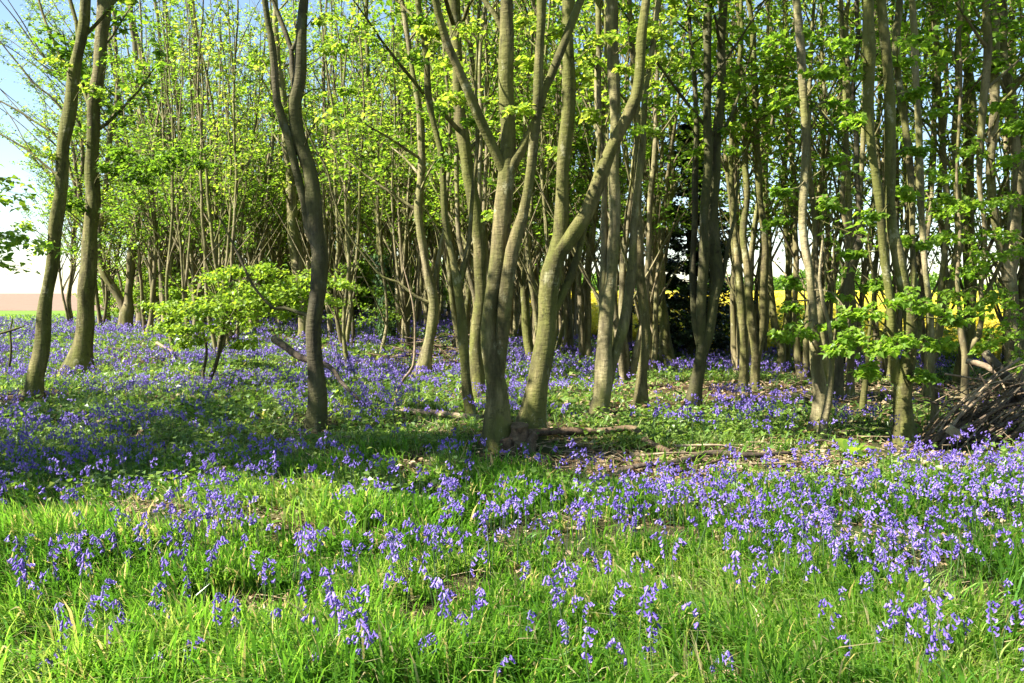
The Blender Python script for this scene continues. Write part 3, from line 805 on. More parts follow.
traced('brown trunk leaning right as it climbs, behind the pale bright trunk',
       [(837.5, 399, 10), (838, 365, 8), (839.8, 331, 8), (843, 304, 9), (848, 280, 9), (855, 257, 9), (860.5, 230, 8), (857, 185, 6), (855, 135, 5), (852, 94, 5), (858, 40, 4), (857, 0, 4)],
       bark='bark_dark', boughs=13, z0=4.6, L=1.8, sides=9)
traced('pinkish brown trunk, second behind the pale bright trunk',
       [(850, 396, 9), (851, 365, 8), (852, 331, 8), (851, 304, 7), (848, 270, 6), (846, 230, 6), (843, 202, 5), (845, 151, 5), (848, 101, 4), (846, 40, 4), (849, 0, 3)],
       bark='bark_far', boughs=13, z0=4.4, L=1.8, sides=9)
traced('short slim pole of a young tree between two thicker trunks',
       [(861.5, 413, 6), (862.5, 392, 6), (866, 365, 4.5), (868, 340, 4), (872, 310, 3), (873, 270, 2.4)],
       bark='bark', ext=1.2, boughs=6, z0=1.0, L=0.6, n_twig=3, n_leaf=6, sides=8, leafm='leaf_green', kind='palm')
# T28
traced('stout front tree splitting into a V of two tall trunks beside the stick den',
       [(906, 444, 21), (902, 424, 18), (899.5, 400, 17), (900, 378, 18), (906, 350, 14), (905, 314, 12), (900, 280, 12), (895, 247, 12), (891, 228, 11), (889, 202, 11), (890, 151, 11), (887, 101, 10), (882, 50, 10), (878.5, 0, 9)],
       [{'p': [(898, 382, 12), (892.5, 357, 10), (888.6, 328, 9), (886, 297, 9), (882.5, 264, 8), (880, 230, 8), (878, 202, 8), (872.4, 151, 9), (867.7, 101, 11), (866.7, 50, 11), (866, 0, 10)], 'slope': -0.05},
        {'p': [(905, 368, 10), (912, 352, 9), (917, 328, 8), (914, 295, 7), (911, 264, 6), (909, 220, 6), (908, 170, 6.5), (905, 135, 7), (898.7, 84, 7), (895, 40, 7), (897, 0, 6)], 'slope': 0.2}],
       bark='bark', leafm='leaf_green', kind='palm', boughs=8, z0=5.4, L=2.0, sides=18, size=0.105,
       sprays=[(890, 330, 868, 310, 20, -.4), (888, 335, 850, 338, 18, -.6), (888, 340, 838, 350, 14, -.5), (892, 350, 862, 372, 16, -.5), (905, 340, 900, 342, 22, -.6), (906, 330, 930, 305, 22, -.4), (907, 340, 942, 345, 18, -.3), (907, 350, 925, 378, 15, -.3), (890, 300, 875, 285, 16, .2), (890, 310, 905, 300, 20, -.5), (905, 320, 955, 322, 18, .1), (888, 330, 880, 352, 17, -.7), (890, 230, 915, 245, 18, .3), (889, 200, 870, 215, 14, -.4), (890, 160, 918, 150, 16, .2), (885, 100, 915, 95, 15, .4), (880, 250, 850, 255, 14, .2)],
       spray_leaf=42)
traced('slim pale smooth stem between the stout front tree and the stick den',
       [(934, 430, 8.5), (934, 392, 7.5), (929.7, 365, 7), (929, 330, 6), (928.5, 297, 6), (922, 219, 6), (920.6, 168, 7), (915.5, 101, 6.5), (914, 34, 7), (912, 0, 6)],
       bark='bark_pale', leafm='leaf_green', boughs=12, z0=4.6, L=1.7, sides=10)
traced('pinkish trunk leaning right above the stick den',
       [(927, 397, 9), (929, 370, 8), (932, 351, 8), (939, 321, 8), (946, 294, 9), (952.5, 264, 8), (960, 230, 8), (957, 180, 6.5), (954, 135, 6), (956, 84, 6), (958, 34, 5), (966, 0, 5)],
       [{'p': [(940, 316, 6), (941, 280, 6), (946, 230, 5.5), (942, 150, 6), (937, 67, 6), (931, 0, 5)]}],
       bark='bark_far', leafm='leaf_green', boughs=12, z0=4.6, L=1.8, sides=10)
traced('small pink barked tree with a U shaped fork, behind the stick den',
       [(965, 416, 8), (966, 381, 7), (966.5, 355, 7), (962, 331, 7), (961, 310, 5), (958, 280, 4), (960, 230, 3.5), (957, 170, 3), (962, 90, 3), (960, 0, 3)],
       [{'p': [(966, 352, 7), (971, 346, 7), (978, 336, 6.5), (981, 314, 5), (979.5, 290, 5), (982, 240, 4.5), (979, 180, 5), (980, 135, 7), (985, 90, 8), (985, 50, 8), (983, 0, 7)]},
        {'p': [(981, 305, 4), (995, 275, 4), (1005, 245, 3.4), (1012, 200, 3)], 'ext': 0, 'crown': False}],
       bark='bark_far', leafm='leaf_green', boughs=10, z0=4.0, L=1.7, sides=9)
# T32
traced('thick pale tree standing behind the stick den at the edge of the wood',
       [(1016, 402, 19), (1013, 371, 17), (1010, 348, 15), (1008, 304, 14), (1006, 275, 13), (1001, 250, 9), (996, 228, 8), (990, 180, 8), (991, 120, 9), (993, 67, 9), (994.6, 0, 9)],
       [{'p': [(1007, 282, 11), (1012, 257, 12), (1014, 230, 11), (1015, 170, 10), (1012, 118, 9), (1006, 77, 9), (1001, 34, 9), (1000, 0, 8)]}],
       bark='bark_pale', leafm='leaf_green', kind='palm', boughs=12, z0=5.0, L=2.2, sides=14, size=0.115,
       sprays=[(1005, 270, 965, 275, 22, -1.5), (1004, 260, 990, 235, 24, -2), (1000, 240, 1010, 200, 24, -2), (1004, 270, 985, 262, 24, -2.2), (1000, 240, 945, 240, 22, -1.5), (1006, 290, 1000, 305, 24, -2.5), (1006, 300, 1012, 335, 20, -2.5), (995, 220, 968, 205, 22, -1.8), (995, 220, 935, 212, 18, -1.4), (992, 180, 1015, 165, 24, -2.2), (992, 180, 972, 150, 20, -1.6), (1012, 240, 1022, 255, 22, -2.4), (1008, 300, 975, 312, 20, -2), (1008, 310, 950, 300, 18, -1.6), (1010, 330, 985, 350, 16, -2), (1010, 340, 1020, 372, 14, -2), (992, 130, 1000, 110, 20, -1.5), (992, 140, 1020, 130, 18, -2), (994, 160, 950, 180, 18, -1.2)],
       spray_leaf=44)

# ---- the sapling in the left middle ground and its neighbour
g = ground_at(205, 389)
sap = Tree(g, 8); sap.kind = 'palm'
P, R = px_stem([(205, 389, 5), (213, 370, 4.2), (219, 350, 3.6), (223, 325, 3), (227, 300, 2.4), (232, 275, 2)], g[1], 0, g[2])
cs = sap.stem(np.vstack([P[:1] - [0, 0, .1], P]), np.concatenate([R[:1], R]), 0.2, step=0.08)
P2, R2 = px_stem([(207, 384, 3.4), (203, 375, 3), (206, 350, 2.4), (200, 325, 2), (190, 305, 1.6)], g[1], 0.1, g[2])
sap.stem(P2, R2, 0, step=0.08)
for (x, y, r, dd) in [(172, 316, 24, 0), (198, 330, 24, -.3), (232, 322, 26, -.4), (224, 292, 28, 0), (258, 288, 28, -.2), (284, 282, 22, .3), (256, 312, 25, -.3), (195, 304, 22, .3), (214, 276, 18, .2), (268, 268, 18, .3), (188, 345, 13, -.2), (242, 345, 14, -.4), (300, 290, 15, .5), (160, 330, 14, .2), (275, 300, 20, -.3), (210, 312, 22, -.5), (240, 300, 20, -.7), (180, 330, 18, -.5), (240, 270, 16, .1), (310, 270, 20, .6), (325, 300, 18, .8), (300, 312, 16, .4), (160, 305, 16, .2), (345, 285, 16, 1.0)]:
    j = rng.integers(len(cs) // 3, len(cs))
    sap.spray(cs[j, :3], at(x, y, g[1] + dd), 1.35 * r * (g[1]) / F, 200, 0.064, (0.7, 0.22), 0.006, 0.14)
sap.finish('sapling', 'young sapling covered in bright fresh green leaves among bluebells', 'sapling', M['bark_dark'], M['leaf_bright'])

g = ground_at(352, 349)
sap = Tree(g, 8); sap.kind = 'palm'
P, R = px_stem([(352, 349, 4), (354, 330, 3.5), (352, 305, 3), (356, 285, 2.4), (354, 265, 2)], g[1], 0, g[2])
cs = sap.stem(np.vstack([P[:1] - [0, 0, .1], P]), np.concatenate([R[:1], R]), 0.2, step=0.1)
for (x, y, r, dd) in [(345, 305, 18, 0), (375, 312, 18, .3), (360, 285, 18, -.2), (335, 280, 14, .4), (385, 295, 16, -.3), (350, 268, 14, .2), (400, 318, 12, .2), (365, 322, 14, -.2), (335, 318, 12, .3)]:
    j = rng.integers(len(cs) // 3, len(cs))
    sap.spray(cs[j, :3], at(x, y, g[1] + dd), r * (g[1]) / F, 90, 0.07, (0.55, 0.2), 0.009, 0.3)
sap.finish('sapling', 'smaller leafy sapling half hidden behind the dark front tree', 'sapling', M['bark_dark'], M['leaf_bright'])

# thin bare sapling at the left edge
g = ground_at(9, 376)
bs = Tree(g, 6)
P, R = px_stem([(9, 376, 2.6), (10, 352, 2.2), (9, 332, 1.8), (12, 318, 1.2)], g[1], 0, g[2])
bs.stem(P, R, 0.1, step=0.08)
P, R = px_stem([(-12, 337, 2.8), (8, 331, 2.4), (24, 326, 1.4)], g[1], 0, g[2])
bs.stem(P, R, 0, step=0.08)
bs.finish('bare_sapling', 'thin bare sapling with one crossing twig at the edge of the grass field', 'sapling', M['bark_dark'], M['leaf'])

# tree outside the left of the frame whose low boughs hang into view, and unseen neighbours added to shade the glade
def shade_tree(x, y, h, L, boughs, label, n_leaf=16, n_twig=13, z0=3.5, lean=(0, 0), bias=None, sprays=(), r=0.13, leafm='leaf_green'):
    g = np.array([x, y, float(terrain(x, y))])
    t = Tree(g, 12); t.kind = 'kite'
    P = [g - [0, 0, .15]]; R = [r * 1.1]
    n = 8
    for i in range(1, n + 1):
        P.append(g + np.array([lean[0] * i / n + rng.normal(0, .08), lean[1] * i / n + rng.normal(0, .08), h * i / n])); R.append(r * (1 - 0.85 * i / n))
    c = t.stem(np.array(P), np.array(R), 0.25)
    t.crown(c, boughs, z0, L, n_twig, 0.75, n_leaf, 0.12, bias=bias)
    for (s, cpx, rad, nl) in sprays:
        t.spray(s, cpx, rad * 1.3, int(nl * 3.2), 0.085, (0.7, 0.25), 0.012)
    return t.finish('tree', label, 'tree', M['bark'], M[leafm])


shade_tree(-9.2, 8.2, 10, 2.6, 18, 'tree beyond the frame whose dark leafy boughs hang over the field edge', z0=3.6,
           sprays=[((-9.1, 8.2, 2.6), at(8, 200, 10.5), 0.30, 46), ((-9.1, 8.2, 2.6), at(16, 240, 10.2), 0.30, 46), ((-9.1, 8.2, 2.3), at(4, 258, 10.4), 0.28, 46), ((-9.1, 8.2, 2.9), at(2, 178, 10.6), 0.26, 30), ((-9.1, 8.2, 2.5), at(28, 246, 10.8), 0.22, 30), ((-9.1, 8.2, 2.5), at(20, 272, 10.8), 0.2, 10)])
shade_tree(-6.3, 6.2, 7.0, 1.8, 17, 'smaller unseen tree added beyond the frame to shade the middle of the glade', z0=3.9)
shade_tree(-9.8, 6.0, 9, 2.0, 30, 'round unseen tree added for shade, nearest the camera on the sunny side', z0=3.6)
shade_tree(-13.5, 9.5, 11, 2.8, 34, 'tall unseen tree added for shade on the sunny side of the glade')
shade_tree(-14.5, 13.0, 11, 2.8, 34, 'leafy tree beyond the frame, next along the sunny side of the glade') if False else None

# dark drooping twigs at the top left corner
# ------------------------------------------------------------------ background wood: a few kinds, copied
def variant(nst, h, L, boughs, z0, n_twig, n_leaf, bark, leafm, spread=0.9, r=0.085, size=0.098, tint=(0.5, 0.22), kind='kite'):
    t = Tree((0, 0, 0), 8); t.kind = kind
    for s in range(nst):
        az = s * 2 * PI / nst + rng.normal(0, 0.4)
        out = np.array([math.cos(az), math.sin(az), 0]) * (spread if nst > 1 else 0.25) * (0.6 + 0.7 * rng.random())
        hh = h * (0.8 + 0.3 * rng.random())
        rr = r * (0.75 + 0.5 * rng.random())
        P = [np.array([0, 0, -0.2]) + out * 0.05]; R = [rr * 1.25]
        n = 9
        ph = rng.random(2) * 6.28
        for i in range(1, n + 1):
            f = i / n
            w = np.array([math.sin(ph[0] + f * 7), math.sin(ph[1] + f * 6), 0]) * 0.13
            P.append(out * (f ** 0.75) + w + np.array([0, 0, hh * f]) + rng.normal(0, .03, 3)); R.append(rr * (1 - 0.86 * f))
        c = t.stem(np.array(P), np.array(R), 0.25, step=0.3)
        t.crown(c, boughs, z0, L * 1.15, n_twig, 0.55, n_leaf, size, tint, steep=1.7, low_bias=2.2)
        for q in range(7):
            i = rng.integers(3, len(c) - 4); az = rng.random() * 6.28
            t.bough(c[i, :3], (math.cos(az), math.sin(az), 2.0), 1.5 + 2 * rng.random(), 0.4 * c[i, 3] + .004, wander=.35, lift=.2, k=4)
    return t


BG_LABEL = {
    'A': 'slim pale trunk deep in the sunlit green wood behind the saplings',
    'B': 'slim trunk in the wood behind the big central trees',
    'C': 'thin tree at the wood edge against blue sky and the yellow field',
}
vA = [variant(3, 12, 2.4, 11, 2.2, 9, 13, 'bark_pale', 'leaf'), variant(2, 13, 2.6, 15, 2.4, 9, 13, 'bark_pale', 'leaf'), variant(4, 12, 2.0, 10, 2.2, 8, 12, 'bark_pale', 'leaf', r=0.07, spread=1.2),
      variant(2, 11, 2.4, 15, 1.8, 9, 13, 'bark_far', 'leaf')]
vS = [variant(1, 11, 1.4, 8, 3.2, 6, 8, 'bark_pale', 'leaf', r=0.055), variant(2, 12, 1.5, 6, 3.4, 6, 8, 'bark_pale', 'leaf', r=0.05, spread=0.6), variant(3, 12, 1.5, 5, 3.2, 6, 8, 'bark_pale', 'leaf', r=0.048, spread=0.9)]
vC = [variant(3, 11, 1.8, 8, 1.3, 8, 9, 'bark_far', 'leaf_green', r=0.07, spread=0.8), variant(2, 12, 1.8, 11, 1.3, 8, 9, 'bark_pale', 'leaf_green', r=0.075, spread=0.6), variant(1, 12, 1.8, 15, 1.3, 8, 9, 'bark', 'leaf_green', r=0.10)]
barkA = ['bark_pale', 'bark_pale', 'bark_pale', 'bark_far']; barkC = ['bark_far', 'bark_pale', 'bark']
protoS = [None] * len(vS); protoA = [None] * len(vA); protoC = [None] * len(vC)
occupied = [tuple(r.location[:2]) for r in TRACED]


def place(zone, x, y, slim=False):
    z = float(terrain(x, y))
    if slim: V, pr, bk, lm = vS, protoS, ['bark_pale'] * 3, 'leaf'
    elif zone == 'C' or (zone == 'B' and x > 0.3): V, pr, bk, lm = vC, protoC, barkC, 'leaf_green'
    else: V, pr, bk, lm = vA, protoA, barkA, 'leaf'
    q = random.randrange(len(V))
    sc = random.uniform(0.85, 1.2); rz = random.uniform(0, 6.28)
    grp = {'A': 'slim trunks deep in the green wood', 'B': 'slim trunks behind the central trees', 'C': 'thin trees along the wood edge'}[zone]
    if pr[q] is None:
        pr[q] = V[q].finish('tree', BG_LABEL[zone], 'tree', M[bk[q]], M[lm], grp, loc=(x, y, z))
        pr[q].rotation_euler = (0, 0, rz); pr[q].scale = (sc,) * 3
    else:
        copy_tree(pr[q], (x, y, z), rz, sc, BG_LABEL[zone], grp)
    occupied.append((x, y))


def fill(zone, n, pxr, dr, gap, slim=False):
    got = tries = 0
    while got < n and tries < n * 60:
        tries += 1
        px = random.uniform(*pxr)
        d = math.sqrt(random.uniform(dr[0] ** 2, dr[1] ** 2))
        x = (px - W / 2) / F * d
        if in_field(np.array([x]), np.array([d]))[0] or d > edge_y(x) - 0.6 and x > -2: continue
        if abs(px - 697) < 40 and d < 22.5: continue          # keep the dark evergreen in view
        if any((x - a) ** 2 + (d - b) ** 2 < gap * gap for a, b in occupied): continue
        place(zone, x, d, slim); got += 1


fill('A', 5, (40, 130), (34, 48), 2.2)
fill('A', 46, (130, 480), (24, 46), 1.65)
fill('A', 3, (95, 140), (32, 46), 2.2)
fill('A', 13, (140, 500), (46, 64), 3.0)
fill('B', 24, (455, 700), (18, 36), 1.5)
fill('C', 11, (650, 1040), (15.0, 21), 1.25)
fill('C', 4, (1040, 1250), (9, 16), 1.6)

fill('A', 24, (140, 470), (18.5, 40), 0.9, True)
fill('B', 16, (455, 700), (15, 30), 0.8, True)
fill('C', 9, (690, 1030), (13.5, 20), 0.9, True)

# low leafy bushes that close the view under the crowns
def bush_variant(h, w, n, leafm, size=0.12, tint=(0.55, 0.2)):
    t = Tree((0, 0, 0), 6)
    for s in range(n):
        az = rng.random() * 6.28
        d = np.array([math.cos(az) * w, math.sin(az) * w, h * (0.55 + 0.6 * rng.random())])
        P = t.bough((0, 0, -0.05), d, np.linalg.norm(d), 0.014, lift=0.1)
        t.foliage_on(P, 9, 0.5, 12, size, tint, t0=0.2)
    t.trunk, t.twig = t.twig, MB()
    return t


bushes = [bush_variant(2.2, 1.0, 9, 'leaf'), bush_variant(1.6, 1.1, 9, 'leaf'), bush_variant(2.8, 1.1, 12, 'leaf')]
pb = [None] * 3
BUSHL = 'low leafy bush filling the gap under the trees at the back of the wood'


def put_bush(x, y, sc):
    q = random.randrange(3); z = float(terrain(x, y))
    if pb[q] is None:
        pb[q] = bushes[q].finish('bush', BUSHL, 'bush', M['bark_dark'], M['leaf_bright'], 'bushes at the back of the wood', loc=(x, y, z), trunk_name='stems', crown_name='foliage')
        pb[q].scale = (sc,) * 3
    else:
        copy_tree(pb[q], (x, y, z), random.uniform(0, 6.28), sc)


for _ in range(22):
    d = random.uniform(34, 46); px = random.uniform(140, 470)
    put_bush((px - W / 2) / F * d, d, random.uniform(0.9, 1.5))
for _ in range(9):
    x = random.uniform(-1.5, 12); put_bush(x, float(edge_y(x)) - random.uniform(0.0, 1.3), random.uniform(0.35, 0.7))
for (px, d, s) in ((150, 33, .8), (180, 30, .8), (205, 31, .9), (120, 40, .8), (245, 34, .8), (455, 36, 1), (490, 34, 1), (515, 36, 1), (545, 33, .8)):
    put_bush((px - W / 2) / F * d, d, s)

for q in range(46):                                   # sunlit scrub along the far side of the wood
    d = random.uniform(67, 76); px = 105 + q * 9.5 + random.uniform(-6, 6)
    x = (px - W / 2) / F * d
    if x < 1.5: put_bush(x, d if x < -2.5 else random.uniform(52, 58), random.uniform(1.3, 2.3))
# dark evergreen behind the trees
g = ground_at(690, 358)
ev = Tree(g, 10)
c = ev.stem(np.array([g + [0, 0, -.1], g + [.05, 0, 1.5], g + [0, .1, 3.2], g + [.1, 0, 5.7]]), np.array([.12, .1, .07, .02]), .2)
for i in range(210):
    zz = rng.random() * 5.3 + 0.1
    az = rng.random() * 6.28
    ll = (1.3 if zz < 3.6 else 1.3 * (6.0 - zz) / 2.4) * (0.6 + 0.5 * rng.random()) * (1.15 if zz < 1.2 else 0.85)
    P = ev.bough(g + [0, 0, zz], (math.cos(az), math.sin(az), 0.15), max(0.3, ll), 0.015, lift=0.1)
    ev.foliage_on(P, 10, 0.30, 12, 0.095, (0.45, 0.25), t0=0.2, flat=0.8)
ev.finish('holly_tree', 'dark dense evergreen tree standing behind the slim trunks', 'tree', M['bark_dark'], M['holly'])

# ivy-clad trunk
g = ground_at(387, 346)
iv = Tree(g, 9)
P, R = px_stem([(387, 347, 9), (386, 320, 9), (384, 290, 8), (380, 240, 7), (377, 210, 7), (372, 150, 6), (368, 80, 5), (366, 0, 4)], g[1], 0, g[2])
P, R = extend(P, R, 4)
c = iv.stem(P, R, 0.2)
iv.crown(c, 16, 3.6, 2.0, 7, .7, 12, 0.115)
root = iv.finish('tree', 'ivy clad trunk at the back, left of the brushwood heap', 'tree', M['bark'], M['leaf'])
mb = MB()
ii = np.where(c[:, 2] - g[2] < 2.6)[0]
n = 1500
pick = c[rng.choice(ii, n)]
az = rng.random(n) * 6.28
out = np.column_stack([np.cos(az), np.sin(az), np.zeros(n)])
pp = pick[:, :3] + out * (pick[:, 3] + 0.02 + 0.08 * rng.random(n))[:, None] + rng.normal(0, .04, (n, 3))
leaves(mb, pp, out * 0.4 + np.array([0, 0, -1.0]), out + rng.normal(0, .4, (n, 3)), 0.06 + 0.05 * rng.random(n), np.clip(rng.normal(.5, .25, n), 0, 1))
mb.build('ivy', M['ivy'], root, False, g)

# ------------------------------------------------------------------ dead wood
def stick(name, pts, r0, r1, mat, label, cat, group=None, k=8, rough=0.05, step=0.08):
    P = np.asarray(pts, float)
    C = catmull(P, step)
    mb = MB()
    tube(mb, C, np.linspace(r0, r1, len(C)), k, rough, 0, True)
    o = mb.build(name, mat, None, True, C[0])
    return tag(o, label, cat, group)


def gl(px, py, up=0.0):
    p = ground_at(px, py); p[2] += up
    return p


stick('fallen_log', [gl(394, 414, .05), gl(410, 416, .05), gl(435, 418, .06), gl(460, 420, .05), gl(482, 421, .04)], 0.045, 0.032, M['straw_wood'], 'pale fallen branch lying left of the foot of the big central tree', 'log')
stick('fallen_stick', [gl(322, 442, .02), gl(345, 442, .05), gl(372, 443, .03)], 0.022, 0.014, M['straw_wood'], 'short pale stick lying right of the dark front tree', 'stick')
stick('dead_branch', [at(274, 339, 12.4), at(286, 347, 12.2), at(300, 357, 12.0), at(328, 366, 11.6), at(342, 383, 11.2), at(358, 399, 10.9), gl(369, 414, .02)], 0.055, 0.012, M['dead_dark'], 'dark crooked dead branch propped up behind the dark front tree', 'branch')
stick('dead_stick', [gl(397, 408, .0), at(396, 394, 12.4), at(405, 377, 12.4), at(413, 366, 12.4), at(415, 335, 12.5), at(413, 305, 12.5), at(403, 265, 12.6)], 0.026, 0.008, M['straw_wood'], 'thin crooked dead stick standing upright in front of the pale trunk', 'stick')
# stump end and long fallen branch
p = gl(521, 452)
mb = MB()
for (o0, o1, r0, r1, sd_) in (((-.03, .05, -.08), (-.02, .02, .25), .125, .085, 4), ((-.10, .0, -.06), (-.14, -.04, .13), .085, .05, 7), ((.07, .02, -.06), (.13, .06, .16), .085, .045, 9), ((-.02, -.06, -.06), (.0, -.10, .10), .08, .05, 12)):
    C = catmull(np.array([p + o0, p + (np.array(o0) + o1) / 2 + rng.normal(0, .015, 3), p + o1]), 0.025)
    tube(mb, C, np.linspace(r0, r1, len(C)) * (1 + .10 * np.sin(np.arange(len(C)) * 1.3 + sd_)), 18, 0.10, 0, True, seed=sd_)
tag(mb.build('stump', M['dead_wood'], None, True, p), 'knobbly weathered stump end at the foot of the leaning tree', 'stump')
stick('fallen_branch', [gl(529, 441, .08), gl(560, 440, .09), gl(600, 440, .09), gl(632, 438, .1), gl(643, 446, .08), gl(655, 451, .05), gl(671, 457, .04)], 0.042, 0.028, M['dead_wood'], 'long fallen branch lying right from the stump end', 'branch')
stick('fallen_branch', [gl(662, 470, .03), gl(690, 465, .05), gl(704, 461, .06), gl(718, 460, .06), gl(755, 461, .05), gl(797, 456, .03)], 0.034, 0.018, M['dead_dark'], 'second fallen branch, lying beyond the end of the long one', 'branch')
stick('fallen_branch', [gl(618, 473, .02), gl(650, 470, .05), gl(688, 466, .04)], 0.026, 0.014, M['dead_dark'], 'short dark fallen branch in front of the two longer ones', 'branch')
stick('fallen_branch', [gl(556, 381, .05), gl(572, 380, .08), gl(590, 381, .05)], 0.035, 0.02, M['straw_wood'], 'pale fallen branch behind the leaning tree, left of the pale twin trunk', 'branch')
stick('fallen_log', [gl(427, 371, .07), gl(438, 370, .07), gl(452, 369, .06)], 0.06, 0.05, M['dead_wood'], 'short brown log at the foot of the brushwood heap', 'log')
stick('dead_root', [gl(640, 384, .02), at(636, 372, 16.2), at(634, 355, 16.3)], 0.02, 0.03, M['dead_wood'], 'pale dead stub leaning behind the pale twin trunk', 'stick')
stick('dead_twig', [at(815, 574, 4.95), at(832, 588, 4.75), at(851, 606, 4.55), gl(866, 640, .0)], 0.006, 0.004, M['straw_wood'], 'dry pale stem bent over in the sunny foreground grass', 'twig')
stick('dead_twig', [gl(150, 661, .0), at(163, 640, 3.9), at(182, 612, 4.1)], 0.004, 0.003, M['dead_dark'], 'thin dark dry stem standing in the sunny grass among foreground bluebells', 'twig')

for (x0, y0, x1, y1, u0, u1, r, m) in [(111, 356, 163, 363, .04, .10, .028, 'dead_wood'), (118, 360, 145, 348, .03, .2, .018, 'dead_wood'), (157, 349, 178, 357, .14, .04, .04, 'straw_wood'), (105, 352, 140, 358, .12, .03, .016, 'dead_dark'), (130, 365, 175, 360, .02, .12, .014, 'dead_wood'), (120, 352, 160, 352, .06, .16, .015, 'dead_dark'), (140, 368, 186, 372, .02, .05, .014, 'straw_wood')]:
    a, b = gl(x0, y0, u0), gl(x1, y1, u1)
    stick('fallen_stick', [a, (a + b) / 2 + rng.normal(0, .04, 3), b], r, r * .6, M[m], 'stick of the scattered brushwood left of the bright sapling', 'stick', 'sticks left of the bright sapling', 6)

for (cx, cy, L, r) in [(600, 462, .9, .014), (640, 476, .7, .010), (705, 470, 1.1, .016), (740, 474, .8, .010), (770, 466, .9, .012), (810, 468, .7, .010), (835, 458, 1.0, .014), (860, 462, .6, .009), (575, 470, .6, .009), (725, 452, .9, .012), (668, 458, .7, .012), (790, 448, 1.0, .013)]:
    c0 = gl(cx, cy, .035); az = rng.normal(0, .5)
    d = np.array([math.cos(az), math.sin(az), rng.normal(0, .03)]) * L / 2
    a, b = c0 - d, c0 + d
    stick('fallen_stick', [a, c0 + rng.normal(0, .05, 3) * [1, 1, .3], c0 + d * .5 + rng.normal(0, .04, 3) * [1, 1, .5], b], r, r * .5, M[['dead_wood', 'dead_dark', 'straw_wood'][cx % 3]], 'stick scattered on the brown litter in front of the fallen branches', 'stick', 'sticks scattered on the brown litter', 6)

# brushwood heap behind centre left
hc = gl(446, 362)
for i in range(46):
    az = rng.random() * PI
    L = 0.5 + 1.1 * rng.random()
    c0 = hc + np.array([rng.normal(-0.35, 0.5), rng.normal(0.4, 0.4), 0])
    lv = 0.04 + 0.55 * rng.random() * math.exp(-((c0[0] - hc[0]) / 0.9) ** 2)
    d = np.array([math.cos(az), math.sin(az) * .6, rng.normal(0, .28)]) * L / 2
    a, b = c0 - d + [0, 0, lv], c0 + d + [0, 0, lv]
    a[2] = max(a[2], .03); b[2] = max(b[2], .03)
    r = 0.008 + 0.016 * rng.random() ** 2
    stick('brushwood_stick', [a, (a + b) / 2 + rng.normal(0, .06, 3), b], r, r * .5, M[['dead_wood', 'dead_dark', 'straw_wood'][i % 3]], 'brown stick in the tangled brushwood heap behind the slender crooked tree', 'stick', 'sticks of the brushwood heap', 5, step=0.15)

# stick den at the right
den_top = at(1030, 366, 9.7)
ridge0, ridge1 = at(985, 352, 10.0), at(1062, 436, 9.2)
ridge1[2] = 0.25
stick('den_log', [at(985, 352, 9.9), at(1004, 374, 9.75), at(1024, 400, 9.6), at(1060, 440, 9.4)], 0.045, 0.075, M['dead_dark'], 'thick dark log sloping down right, carrying the sticks of the den', 'log')
stick('den_log', [at(966, 361, 10.3), at(985, 366, 10.2), at(1004, 378, 10.1), at(1030, 398, 9.9)], 0.035, 0.04, M['straw_wood'], 'pale bare bough slanting behind the top of the stick den', 'log')
stick('den_log', [at(945, 428, 9.6), at(980, 412, 9.7), at(1012, 400, 9.8), at(1045, 392, 9.9)], 0.04, 0.055, M['dead_dark'], 'thick dark pole lying along the middle of the stick den', 'log')
k = 0
for i in range(64):
    u = rng.random()
    fx = 905 + 105 * u + rng.normal(0, 5)
    foot = gl(fx, 452 - 10 * rng.random() - 4 * u, .01)
    tx = fx + 70 + 45 * rng.random() - 25 * u
    ty = 426 - 70 * rng.random() ** 0.8 * (0.45 + 0.55 * min(1, (tx - 930) / 90))
    top = at(tx, ty, 9.3 + 0.7 * rng.random())
    r = 0.008 + 0.017 * rng.random() ** 2
    mid = foot * .45 + top * .55 + rng.normal(0, .075, 3)
    stick('den_stick', [foot, mid, top], r, r * .55, M[['dead_wood', 'straw_wood', 'dead_wood', 'dead_dark', 'straw_wood'][i % 5]], 'bare stick leaning rightwards in the den of piled sticks', 'stick', 'leaning sticks of the stick den', 6, step=0.15)
for i in range(16):
    a = gl(925 + 95 * rng.random(), 446 - 12 * rng.random(), .03 + .25 * rng.random())
    b = a + np.array([rng.normal(.5, .3), rng.normal(0, .3), rng.normal(.08, .1)]); b[2] = max(b[2], .03)
    r = 0.007 + 0.01 * rng.random()
    stick('den_stick', [a, (a + b) / 2 + rng.normal(0, .03, 3), b], r, r * .6, M[['straw_wood', 'dead_wood', 'dead_dark'][i % 3]], 'bare stick leaning rightwards in the den of piled sticks', 'stick', 'leaning sticks of the stick den', 6, step=0.15)
for i in range(26):
    a = at(960 + 75 * rng.random(), 378 + 45 * rng.random(), 9.3 + .7 * rng.random())
    az = rng.normal(.5, 1.0)
    d = np.array([math.cos(az) * .45, rng.normal(0, .2), math.sin(az) * .30]) * (.5 + .9 * rng.random())
    r = 0.006 + 0.012 * rng.random() ** 2
    stick('den_stick', [a - d, a + rng.normal(0, .03, 3), a + d], r, r * .5, M[['dead_wood', 'dead_dark', 'straw_wood'][i % 3]], 'bare stick leaning rightwards in the den of piled sticks', 'stick', 'leaning sticks of the stick den', 6, step=0.15)
